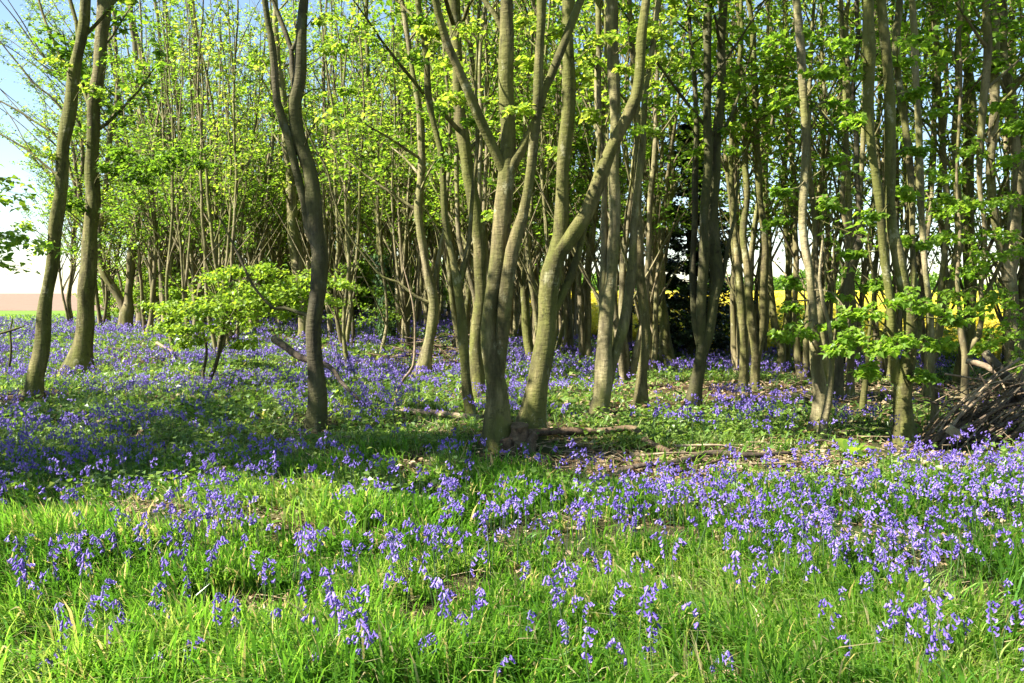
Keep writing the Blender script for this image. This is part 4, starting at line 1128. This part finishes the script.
# flat pale board on the den
a = at(948, 428, 8.9); b = at(961, 437, 8.75)
mb = MB()
d = unit(b - a); sidev = unit(np.cross(d, [0, 1, .3])); nrm = np.cross(d, sidev)
vv = [p + s * sidev * .045 + t * nrm * .012 for p in (a, b) for s in (-1, 1) for t in (-1, 1)]
mb.add(vv, [(0, 1, 3, 2), (4, 6, 7, 5), (0, 2, 6, 4), (1, 5, 7, 3), (0, 4, 5, 1), (2, 3, 7, 6)])
tag(mb.build('bark_board', M['straw_wood'], None, False, a), 'short flat pale piece of wood resting on the stick den', 'board')

# small black trough seen between the trunks near the field
p = ground_at(829, 369)
mb = MB()
w, dp, h, th = .32, .22, .36, .03
ox = np.array([[-w, -dp], [w, -dp], [w, dp], [-w, dp]])
out_b = [(x * .92, y * .92, 0) for x, y in ox]; out_t = [(x, y, h) for x, y in ox]
in_t = [(x - np.sign(x) * th, y - np.sign(y) * th, h) for x, y in ox]; in_b = [(x * .85, y * .8, .06) for x, y in ox]
v = out_b + out_t + in_t + in_b
f = []
for q in range(4):
    r_ = (q + 1) % 4
    f += [(q, r_, 4 + r_, 4 + q), (4 + q, 4 + r_, 8 + r_, 8 + q), (8 + q, 8 + r_, 12 + r_, 12 + q)]
f.append((12, 13, 14, 15)); f.append((3, 2, 1, 0))
mb.add(np.array(v) + p, f)
tag(mb.build('trough', M['black'], None, False, p), 'small black box shaped trough between the trunks near the yellow field', 'trough')

# ------------------------------------------------------------------ rape field (stuff)
def crop_h(b):
    return 0.30 + 1.0 * np.clip(b / 16.0, 0, 1) ** 0.8 + 0.6 * np.clip((b - 16) / 120, 0, 1)      # short at the shaded margin, and the field climbs gently


def rape_field():
    mb = MB()
    far = np.array([(-2, 260), (15, 260), (40, 260), (80, 250), (130, 220), (190, 170), (230, 120), (250, 60)], float)
    E = EDGE + np.array([0.4, 1.2])
    n = 60
    ti = np.linspace(0, len(E) - 1, n)
    ei = np.column_stack([np.interp(ti, range(len(E)), E[:, q]) for q in (0, 1)])
    fi = np.column_stack([np.interp(ti, range(len(E)), far[:, q]) for q in (0, 1)])
    s = np.concatenate([[0, 0], np.linspace(0.002, 1, 60) ** 2.2])
    G = ei[None] * (1 - s[:, None, None]) + fi[None] * s[:, None, None]
    back_ = np.linalg.norm(G - ei[None], axis=2)
    Z = crop_h(back_) + 0.10 * rng.random(G.shape[:2]); Z[0] = 0
    v = np.dstack([G, Z]).reshape(-1, 3)
    m = len(s)
    i = np.arange(m - 1)[:, None] * n; j = np.arange(n - 1)[None]
    f = np.stack([i + j, i + j + 1, i + n + j + 1, i + n + j], -1).reshape(-1, 4)
    tt = np.full((m, n), 0.55); tt[0] = 0.0; tt[1] = 0.3
    mb.add(v, f, tt.ravel())
    # flower heads and leaves along the near margin
    N = 52000
    u = rng.random(N) * (n - 1); b = np.minimum(u.astype(int), n - 2); fr = (u - b)[:, None]
    base = ei[b] * (1 - fr) + ei[b + 1] * fr
    back = np.abs(rng.normal(0, 3.2, N))
    dirn = unit(fi[b] - ei[b])
    p = base + dirn * (back - 0.35)[:, None]
    hh = crop_h(np.maximum(back - 0.35, 0))
    z = hh * (0.15 + 1.0 * rng.random(N) ** 0.55)
    P = np.column_stack([p, z + 0.08 * rng.random(N)])
    az = rng.random(N) * 6.28
    D = np.column_stack([np.cos(az), np.sin(az), rng.normal(0.2, .5, N)])
    leaves(mb, P, D, rng.normal(0, 1, (N, 3)) + [0, -.6, .6], 0.05 + 0.05 * rng.random(N), np.clip((z / hh - 0.2) / 0.8 * 0.85 + rng.normal(0, .15, N), 0, 1))
    N = 40000
    u = rng.random(N) * (n - 1); b = np.minimum(u.astype(int), n - 2); fr = (u - b)[:, None]
    base = ei[b] * (1 - fr) + ei[b + 1] * fr
    bk = 30 * rng.random(N) ** 1.6
    p = base + unit(fi[b] - ei[b]) * bk[:, None]
    P = np.column_stack([p, crop_h(bk) + 0.02 + 0.16 * rng.random(N)])
    az = rng.random(N) * 6.28
    D = np.column_stack([np.cos(az), np.sin(az), rng.normal(0.6, .5, N)])
    leaves(mb, P, D, rng.normal(0, 1, (N, 3)) + [0, -.6, .6], 0.07 + 0.06 * rng.random(N), np.clip(rng.normal(.65, .2, N), .25, 1))
    tag(mb.build('rape_field', M['rape'], None, False), 'yellow flowering rape field beyond the edge of the wood', 'crop', kind='stuff')


rape_field()

# far hedge line beyond the fields
mb = MB()
N = 26000
ang = rng.uniform(-0.02, 0.75, N)
rr = 330 + 25 * rng.random(N)
P = np.column_stack([np.sin(ang) * rr, np.cos(ang) * rr, rng.random(N) ** 1.3 * (8 + 2.2 * np.sin(ang * 23) + 1.5 * np.sin(ang * 61))])
D = rng.normal(0, 1, (N, 3)); 
leaves(mb, P, D, rng.normal(0, 1, (N, 3)), 0.9 + .8 * rng.random(N), np.clip(rng.normal(.4, .2, N), 0, 1))
tag(mb.build('far_woods', M['leaf_green'], None, False), 'low line of distant trees along the far end of the yellow field', 'trees', kind='stuff')

# ------------------------------------------------------------------ ground cover
def scatter(n, d0, d1, power=1.0, margin=1.18):
    """n points with x inside the (widened) view wedge, area-uniform when power is 1"""
    d = np.sqrt(d0 ** 2 + (d1 ** 2 - d0 ** 2) * rng.random(n) ** power)
    a = (rng.random(n) * 2 - 1) * (W / 2 / F) * margin
    x = a * d + rng.normal(0, 0.25, n)
    return x, d


def gauss(px, py, cx, cy, sx, sy):
    return np.exp(-((px - cx) / sx) ** 2 - ((py - cy) / sy) ** 2)


def soil_mask(x, y):
    """bare leaf-litter patches, 0..1"""
    px, py = project(x, y, terrain(x, y))
    m = 1.35 * gauss(px, py, 760, 464, 140, 17) + 1.0 * gauss(px, py, 630, 472, 80, 15) + 0.9 * gauss(px, py, 560, 458, 40, 14) + 0.7 * gauss(px, py, 880, 458, 60, 9) + 0.9 * gauss(px, py, 438, 432, 50, 9) + 0.8 * gauss(px, py, 346, 452, 35, 7)
    m += 1.1 * gauss(px, py, 720, 392, 100, 11) + 1.1 * gauss(px, py, 900, 394, 120, 14) + 0.9 * gauss(px, py, 1000, 395, 70, 22)
    m += 1.0 * gauss(px, py, 90, 512, 85, 11) + 0.8 * gauss(px, py, 180, 510, 40, 8) + 0.7 * gauss(px, py, 445, 362, 60, 12) + 0.6 * gauss(px, py, 145, 358, 40, 10)
    m += 0.7 * gauss(px, py, 712, 610, 22, 12) + 0.6 * gauss(px, py, 20, 522, 30, 10) + 0.45 * gauss(px, py, 150, 610, 30, 14) + 0.5 * gauss(px, py, 570, 395, 50, 8)
    m *= 0.6 + 0.9 * fnoise(x, y, 0.5, 3.3)
    m += 1.0 * gauss(px, py, 985, 446, 75, 14) * (px > 880) + 0.8 * gauss(px, py, 930, 452, 40, 8)
    m += 1.1 * np.clip((fnoise(x, y, 0.42, 50.0) - 0.60) * 7, 0, 1) * (y < 9)
    for (bx, by, bw) in BASES:                        # the floor is trodden bare close round the trunks
        Yb = ground_at(bx, by)
        k = 0.28 + bw / 2 * Yb[1] / F
        m += 1.1 * np.exp(-((x - Yb[0]) / k) ** 2 - ((y - Yb[1] + 0.25) / (k + 0.30)) ** 2)
    return np.clip(m, 0, 1)


def blades(mb, x, y, h, w, lean, tint, azi=None):
    n = len(x)
    z = terrain(x, y) - 0.01
    az = rng.random(n) * 6.28 if azi is None else azi
    dx, dy = np.cos(az), np.sin(az)
    fa = az + PI / 2 + rng.normal(0, .5, n)
    sx, sy = np.cos(fa), np.sin(fa)
    V = np.empty((n, 7, 3), np.float32)
    q = 0
    for t, ww in ((0, 0.7), (0.38, 1.0), (0.74, 0.75), (1.0, 0)):
        ux = x + dx * lean * h * t * t; uy = y + dy * lean * h * t * t
        uz = z + h * (t - 0.38 * lean * t * t * t)
        if ww:
            for s in (-.5, .5):
                V[:, q, 0] = ux + sx * w * ww * s; V[:, q, 1] = uy + sy * w * ww * s; V[:, q, 2] = uz
                q += 1
        else:
            V[:, q, 0] = ux; V[:, q, 1] = uy; V[:, q, 2] = uz
    b = np.arange(n)[:, None] * 7
    quads = np.concatenate([b + np.array([[0, 1, 3, 2]]), b + np.array([[2, 3, 5, 4]])])
    tris = b + np.array([[4, 5, 6]])
    off = mb.n
    mb.add(V.reshape(-1, 3), quads, np.repeat(tint, 7))
    mb.faces_only(tris + off)


def keep(x, y, dens):
    k = rng.random(len(x)) < dens
    return x[k], y[k]


def build_grass():
    mb = MB()
    # foreground: long fresh grass
    for (n, d0, d1, hh, ww) in ((56000, 2.3, 5.2, 0.205, 0.0072), (52000, 5.0, 8.2, 0.185, 0.0096), (13000, 2.3, 5.2, 0.22, 0.013), (15000, 5.0, 8.2, 0.20, 0.015)):
        x, y = scatter(n, d0, d1, 1.0)
        cl = fnoise(x, y, 0.45, 1.0)
        dens = np.clip((cl - 0.35) * 6.0, 0.06, 1) * (1 - 0.93 * soil_mask(x, y)) * np.clip(1.25 - (y - 5.8) / 3.0, 0.25, 1)
        x, y = keep(x, y, dens)
        n = len(x)
        tall = fnoise(x, y, 0.8, 7.0)
        h = hh * (0.45 + 0.75 * rng.random(n)) * (0.25 + 1.5 * tall) * np.clip(1.3 - (y - 3) * 0.08, .7, 1.3)
        tint = np.clip(-0.08 + 1.25 * fnoise(x, y, 0.6, 2.0) + rng.normal(0, .17, n), 0, 0.9)
        if ww > 0.012: tint = np.clip(tint * 0.55, 0, 0.7)
        dry = rng.random(n) < 0.09
        tint[dry] = 0.92 + 0.08 * rng.random(dry.sum())
        azi = 3.4 + 2.2 * fnoise(x, y, 1.1, 5.0) + rng.normal(0, 0.7, n)
        blades(mb, x, y, h, ww * (0.7 + 0.7 * rng.random(n)), 0.2 + 0.9 * rng.random(n) ** 1.4, tint, azi)
    tag(mb.build('grass', M['grass'], None, False), 'long fresh sunlit grass covering the foreground', 'grass', kind='stuff')

    # strap leaves and low herbs under the trees
    mb = MB()
    for (n, d0, d1, hh, ww) in ((52000, 5.5, 10.0, 0.17, 0.013), (60000, 9.5, 18.0, 0.17, 0.020), (52000, 17.5, 32.0, 0.19, 0.034), (34000, 31.0, 62.0, 0.22, 0.06)):
        x, y = scatter(n, d0, d1, 1.0)
        cl = fnoise(x, y, 0.8, 1.0)
        dens = np.clip((cl - 0.22) * 3.0, 0.12, 1) * (1 - 0.95 * soil_mask(x, y))
        if d0 < 6: dens *= np.clip((y - 5.6) / 1.5, 0, 1)
        ok = ~in_field(x, y)
        dens = dens * ok
        x, y = keep(x, y, dens)
        n = len(x)
        h = hh * (0.35 + 0.8 * rng.random(n)) * (0.5 + 0.9 * fnoise(x, y, 1.2, 7.0))
        tint = np.clip(0.12 + 0.8 * fnoise(x, y, 1.0, 2.0) + rng.normal(0, .2, n), 0, 0.93)
        dry = rng.random(n) < 0.03
        tint[dry] = 1.0
        blades(mb, x, y, h, ww * (0.6 + 0.8 * rng.random(n)), 0.5 + 1.1 * rng.random(n), tint)
    # broad little leaves (dog's mercury and the like), lying nearly flat
    for (n, d0, d1, s) in ((26000, 6, 11, 0.05), (26000, 10, 22, 0.075), (16000, 20, 48, 0.13)):
        x, y = scatter(n, d0, d1, 1.0)
        x, y = keep(x, y, np.clip((fnoise(x, y, 0.9, 12.0) - 0.3) * 3, 0.05, 1) * (1 - 0.95 * soil_mask(x, y)) * (~in_field(x, y)))
        n = len(x)
        az = rng.random(n) * 6.28
        P = np.column_stack([x, y, terrain(x, y) + 0.02 + 0.16 * rng.random(n)])
        D = np.column_stack([np.cos(az), np.sin(az), rng.normal(0.1, .3, n)])
        leaves(mb, P, D, np.array([0, 0, 1.0]) + rng.normal(0, .45, (n, 3)), s * (.6 + .8 * rng.random(n)), np.clip(rng.normal(.55, .22, n), 0, .92))
    tag(mb.build('undergrowth', M['herb'], None, False), 'low green bluebell leaves and herbs covering the woodland floor', 'undergrowth', kind='stuff')

    # dead leaves and straw on the floor
    mb = MB()
    for (n, d0, d1, s) in ((14000, 2.3, 8, 0.035), (22000, 7, 20, 0.06), (6000, 19, 40, 0.10)):
        x, y = scatter(n, d0, d1, 1.0)
        x, y = keep(x, y, np.clip(0.16 + 1.0 * soil_mask(x, y), 0, 1))
        n = len(x)
        az = rng.random(n) * 6.28
        P = np.column_stack([x, y, terrain(x, y) + 0.006 + 0.03 * rng.random(n)])
        D = np.column_stack([np.cos(az), np.sin(az), rng.normal(0.05, .2, n)])
        leaves(mb, P, D, np.array([0, 0, 1.0]) + rng.normal(0, .35, (n, 3)), s * (.6 + .9 * rng.random(n)), rng.random(n))
    for (n, d0, d1, L) in ((5000, 2.3, 8, .16), (5000, 7, 20, .3)):
        x, y = scatter(n, d0, d1, 1.0)
        x, y = keep(x, y, np.clip(0.3 + 0.7 * soil_mask(x, y), 0, 1))
        n = len(x)
        az = rng.random(n) * 6.28; ll = L * (.4 + .9 * rng.random(n))
        P0 = np.column_stack([x, y, terrain(x, y) + 0.01 + .03 * rng.random(n)])
        P1 = P0 + np.column_stack([np.cos(az), np.sin(az), rng.normal(.05, .15, n)]) * ll[:, None]
        prisms(mb, P0, P1, L * .012, L * .007, 0.8)
    tag(mb.build('leaf_litter', M['litter'], None, False), 'brown dead leaves and straw on bare patches of the woodland floor', 'litter', kind='stuff')


build_grass()

# ------------------------------------------------------------------ bluebells
def bell(mb, p, d, L, r, tint, k=6):
    """a nodding tube with turned-back tips"""
    d = unit(np.asarray(d, float)); a = unit(np.cross(d, [0.3, 0.9, 0.2])); b = np.cross(d, a)
    prof = ((0, .25), (.22, .85), (.72, .80), (.92, 1.25), (.88, 1.75))
    V = []
    for t, rr in prof:
        for q in range(k):
            an = q * 2 * PI / k
            V.append(p + d * L * t + (a * math.cos(an) + b * math.sin(an)) * r * rr)
    f = [(i * k + q, i * k + (q + 1) % k, (i + 1) * k + (q + 1) % k, (i + 1) * k + q) for i in range(len(prof) - 1) for q in range(k)]
    mb.add(V, f, tint)


def bluebell_variant(h, nb):
    st, fl = MB(), MB()
    pts = np.array([(0, 0, -.02), (0.005, 0, h * .4), (0.014, 0.004, h * .78), (0.030, 0, h * .95), (0.052, 0, h * 1.0), (0.068, 0, h * .96)])
    C = catmull(pts, 0.02)
    tube(st, C, np.linspace(.0034, .0014, len(C)), 5, tint=0.15)
    n = len(C)
    for q in range(nb):
        i = int(n * (0.70 + 0.29 * q / max(1, nb - 1))) if nb > 1 else n - 1
        p = C[min(i, n - 1)]
        sd = (1 if q % 2 else -1) * (0.35 + 0.4 * rng.random())
        d = np.array([0.35 + .3 * rng.random(), sd, -0.55 - .5 * rng.random()])
        pp = p + unit(d) * 0.008 + np.array([0, 0, .002])
        bell(fl, pp, d * np.array([.7, .8, 1]), 0.020 + .006 * rng.random(), 0.0050, float(np.clip(rng.normal(.45, .30), 0, 1)))
    return st, fl


def head_offset(h):
    return 0.075, h * 0.88


BV = [bluebell_variant(h, nb) for h, nb in ((0.30, 9), (0.33, 13), (0.31, 11), (0.28, 7), (0.36, 14), (0.32, 8), (0.29, 7), (0.28, 7), (0.34, 10), (0.26, 7), (0.37, 12), (0.33, 8), (0.31, 9), (0.28, 8), (0.35, 9))]
protoB = []
for st, fl in BV:
    protoB.append((st.mesh('bluebell', M['bell_stem']), fl.mesh('flower_head', M['petal'])))

# density of plants (per square metre)
def flower_density(x, y):
    px, py = project(x, y, terrain(x, y) + 0.2)
    cl = fnoise(x, y, 0.55, 21.0); big = fnoise(x, y, 2.2, 40.0)
    d = 42 * np.clip((0.5 * cl + 0.5 * big - 0.40) * 6.5, 0.03, 1.3)
    front = np.clip((575 - py) / 110, 0.0, 1)
    left = np.clip((px - 200) / 250, 0.55, 1)
    d = np.where(py > 470, d * (0.95 + 0.7 * front * left), d)
    d *= 1 + 0.5 * gauss(px, py, 900, 475, 190, 22) + 0.7 * gauss(px, py, 470, 455, 70, 16) + 0.45 * gauss(px, py, 640, 500, 260, 28) + 0.2 * gauss(px, py, 880, 510, 160, 22) + 0.9 * gauss(px, py, 200, 560, 220, 50) + 0.5 * gauss(px, py, 480, 590, 200, 40) + 1.3 * gauss(px, py, 150, 505, 130, 10)
    d *= 1 - 0.8 * gauss(px, py, 760, 436, 200, 14) - 0.3 * gauss(px, py, 820, 480, 200, 25) - 0.6 * gauss(px, py, 330, 535, 60, 12) - 0.5 * gauss(px, py, 410, 490, 50, 10)
    d *= 1 - 0.97 * soil_mask(x, y)
    d = d * np.where(py < 345, 0.62, np.where(py < 415, 0.92, 1.0)) * (1 - 0.8 * gauss(px, py, 30, 318, 150, 14)) * (1 - 0.45 * gauss(px, py, 150, 370, 140, 22))
    return d * (~in_field(x, y))


pl = []
for (d0, d1, mx) in ((3.1, 7.5, 130), (7.5, 13, 130), (13, 24, 95), (24, 52, 60)):
    area = (W / 2 / F) * 1.18 * (d1 ** 2 - d0 ** 2)
    n = int(area * mx)
    x, y = scatter(n, d0, d1, 1.0)
    k = rng.random(n) < flower_density(x, y) / mx
    pl.append(np.column_stack([x[k], y[k]]))
pl = np.concatenate(pl)
# plants whose heads the photograph shows large at the front
HEADS = [(902, 580), (910, 586), (916, 578), (905, 595), (922, 626), (930, 620), (917, 630), (935, 655), (928, 658), (986, 622), (948, 632), (888, 628), (600, 657), (673, 631), (641, 630), (655, 608), (700, 646), (655, 565), (728, 648), (818, 560), (811, 554), (805, 566), (190, 574), (182, 571), (170, 590), (180, 594), (235, 628), (228, 636), (233, 620), (290, 618), (284, 612), (120, 635), (113, 637), (60, 641), (52, 644), (413, 655), (418, 648), (400, 568), (385, 596), (411, 566), (350, 604), (345, 615), (282, 590), (255, 585), (262, 578), (150, 604), (108, 620), (33, 650), (492, 660), (470, 628), (486, 620), (443, 630), (533, 620), (640, 638), (560, 600), (585, 602), (595, 605), (735, 570), (770, 545), (880, 548), (962, 560), (1005, 590), (1012, 640), (20, 590), (8, 592), (75, 570), (45, 555), (850, 560), (775, 520), (700, 660), (625, 670), (395, 672), (150, 655), (205, 650), (325, 650), (310, 640), (560, 640), (300, 675), (840, 640)]
heads = []
for (hx, hy) in HEADS:
    p = on_plane(hx + rng.normal(0, 1), hy, 0.24)
    heads.append((p[0], p[1]))
heads = np.array(heads)
px, py = project(pl[:, 0], pl[:, 1], 0.2)
inside = (px > -5) & (px < W + 5) & (py < H + 5)
order = np.argsort(pl[:, 1])
order = [i for i in order if inside[i]][:300 - len(heads)]
near_set = np.zeros(len(pl), bool); near_set[order] = True
objs = np.concatenate([heads, pl[near_set]])
D_SPLIT = float(objs[:, 1].max())


def bluebell_label(hx, hy):
    if hx > 870 and hy > 560: return 'bluebell of the loose cluster in the sunny grass right of the bent dry stem', 'bluebells right of the bent dry stem'
    return 'violet bluebell nodding on its stem in the sunlit foreground grass', 'bluebells standing in the foreground grass'


for (x, y) in objs:
    q = random.randrange(len(protoB))
    z = float(terrain(x, y))
    sc = random.uniform(0.76, 1.12)
    az = random.uniform(0, 2 * PI)
    o = bpy.data.objects.new('bluebell', protoB[q][0]); COL.objects.link(o)
    o.location = (x - 0.05 * sc * math.cos(az), y - 0.05 * sc * math.sin(az), z); o.rotation_euler = (random.gauss(0, .16), random.gauss(0, .16), az); o.scale = (sc,) * 3
    hx, hy = project(x, y, z + .25)
    l, gname = bluebell_label(float(hx), float(hy))
    tag(o, l, 'bluebell', gname)
    c = bpy.data.objects.new('flower_head', protoB[q][1]); COL.objects.link(c); c.parent = o


def bells_vec(mb, P, D, L, r, tint, k=4):
    n = len(P)
    D = unit(D); A = unit(np.cross(D, rng.normal(0, 1, (n, 3)))); B = np.cross(D, A)
    prof = ((0, .5), (.7, .9), (1.0, 1.7))
    V = np.empty((n, len(prof) * k, 3), np.float32)
    for i, (t, rr) in enumerate(prof):
        for q in range(k):
            an = q * 2 * PI / k
            V[:, i * k + q] = P + D * (L * t)[:, None] + (A * math.cos(an) + B * math.sin(an)) * (r * rr)[:, None]
    f = np.array([(i * k + q, i * k + (q + 1) % k, (i + 1) * k + (q + 1) % k, (i + 1) * k + q) for i in range(len(prof) - 1) for q in range(k)])
    F_ = (np.arange(n)[:, None, None] * (len(prof) * k) + f[None]).reshape(-1, 4)
    mb.add(V.reshape(-1, 3), F_, np.repeat(tint, len(prof) * k))


rest = pl[~near_set]
mb = MB(); ms = MB()
for (d0, d1, nb, s, k) in ((0, 9, 8, 1.0, 4), (9, 14, 7, 1.15, 4), (14, 24, 5, 1.6, 3), (24, 60, 4, 2.1, 3)):
    r_ = rest[(rest[:, 1] >= d0) & (rest[:, 1] < d1)]
    n = len(r_)
    h = (0.20 + 0.13 * rng.random(n))
    az = rng.random(n) * 6.28
    dx, dy = np.cos(az), np.sin(az)
    z = terrain(r_[:, 0], r_[:, 1])
    base = np.column_stack([r_[:, 0] - .06 * dx, r_[:, 1] - .06 * dy, z])
    top = base + np.column_stack([dx * .03, dy * .03, h * .95])
    prisms(ms, base, top, 0.0022 * s, 0.0016 * s, 0.4)
    t0 = rng.normal(.48, .2, n)
    for q in range(nb):
        f = q / max(1, nb - 1)
        spread = 0.018 * s
        P = base + np.column_stack([dx * (.02 + .05 * f), dy * (.02 + .05 * f), h * (.74 + .26 * math.sin(PI * (.15 + .55 * f)))]) + rng.normal(0, spread * .7, (n, 3))
        D = np.column_stack([dx * .4 + rng.normal(0, .5, n), dy * .4 + rng.normal(0, .5, n), -0.9 + rng.normal(0, .25, n)])
        bells_vec(mb, P, D, (0.016 + .005 * rng.random(n)) * s, np.full(n, 0.0055 * s), np.clip(t0 + rng.normal(0, .15, n), 0, 1), k)
tag(mb.build('bluebell_carpet', M['petal'], None, False), 'carpet of countless violet bluebells spreading through the wood', 'bluebells', kind='stuff')
tag(ms.build('bluebell_stems', M['bell_stem'], None, False), 'thin green stems under the carpet of bluebells', 'stems', kind='stuff')

# broad-leaved plants in the foreground
def broad_plant(px, py, n, L, label, mat, up=0.8):
    p = ground_at(px, py)
    mb = MB()
    for i in range(n):
        az = i * 2.4 + rng.normal(0, .4)
        ax = np.array([math.cos(az), math.sin(az), up * (0.5 + .8 * rng.random())]); ax = unit(ax)
        X = unit(np.cross(ax, [0, 0, 1.0])); N = np.cross(X, ax)
        l = L * (0.7 + .6 * rng.random())
        rows = 7
        V = []
        for j in range(rows):
            t = j / (rows - 1)
            c = p + ax * l * (0.15 + t) + np.array([0, 0, -0.45 * l * t * t])
            w = l * 0.24 * math.sin(PI * min(1, t * .93 + .07)) ** 0.8
            V += [c - X * w + N * w * .25, c, c + X * w + N * w * .25]
        f = [(3 * j + q, 3 * j + q + 1, 3 * j + q + 4, 3 * j + q + 3) for j in range(rows - 1) for q in (0, 1)]
        mb.add(V, f, float(rng.uniform(.3, 1)))
        prisms(mb, [p], [p + ax * l * .2], .004, .003, .5)
    return tag(mb.build('leafy_plant', mat, None, True, p), label, 'plant')


broad_plant(234, 540, 6, .17, 'broad yellow green leaved plant at the shade line of the grass', M['leaf_bright'])
broad_plant(262, 532, 4, .14, 'smaller broad leaved plant just right of the yellow green one', M['leaf_green'])
broad_plant(610, 512, 5, .16, 'broad green leaved plant among the dense bluebells in the middle', M['leaf_bright'])
broad_plant(850, 458, 9, .24, 'dark green leafy clump in front of the pale bright trunk', M['leaf_green'], 1.2)
broad_plant(720, 548, 5, .10, 'small round pale leaved plant among bluebells above the bare litter patch', M['leaf_bright'])

# ------------------------------------------------------------------ light, sky, camera
SUN_EL, SUN_AZ = math.radians(43), math.radians(253)      # azimuth clockwise from +Y
world = bpy.data.worlds.new('World'); scene.world = world; world.use_nodes = True
wn = world.node_tree
bg = wn.nodes['Background']
sky = wn.nodes.new('ShaderNodeTexSky'); sky.sky_type = 'NISHITA'; sky.sun_disc = False
sky.sun_elevation = SUN_EL; sky.sun_rotation = SUN_AZ
sky.air_density = 1.0; sky.dust_density = 0.1; sky.ozone_density = 1.5
wn.links.new(sky.outputs[0], bg.inputs[0]); bg.inputs[1].default_value = 0.054
sd = bpy.data.lights.new('sun', 'SUN'); sd.energy = 5.0; sd.angle = math.radians(0.5); sd.color = (1.0, 0.96, 0.89)
so = bpy.data.objects.new('sun', sd); COL.objects.link(so)
to_sun = Vector((math.sin(SUN_AZ) * math.cos(SUN_EL), math.cos(SUN_AZ) * math.cos(SUN_EL), math.sin(SUN_EL)))
so.rotation_euler = to_sun.to_track_quat('Z', 'Y').to_euler()
so.location = (-20, -5, 30)

cam = bpy.data.cameras.new('camera'); cam.sensor_width = 36; cam.lens = F / W * 36; cam.clip_start = 0.05; cam.clip_end = 5000
co = bpy.data.objects.new('camera', cam); COL.objects.link(co)
co.location = (0, 0, CAMZ); co.rotation_euler = (PI / 2 - PITCH, 0, 0)
scene.camera = co

scene.view_settings.view_transform = 'Standard'; scene.view_settings.look = 'None'
scene.view_settings.exposure = 2.25; scene.view_settings.gamma = 1; scene.view_settings.use_curve_mapping = False
cy = scene.cycles
cy.max_bounces = 10; cy.diffuse_bounces = 5; cy.glossy_bounces = 2; cy.transmission_bounces = 6; cy.transparent_max_bounces = 8
cy.use_denoising = True
cy.caustics_reflective = False; cy.caustics_refractive = False
cy.sample_clamp_indirect = 6
cy.use_adaptive_sampling = True; cy.adaptive_threshold = 0.02
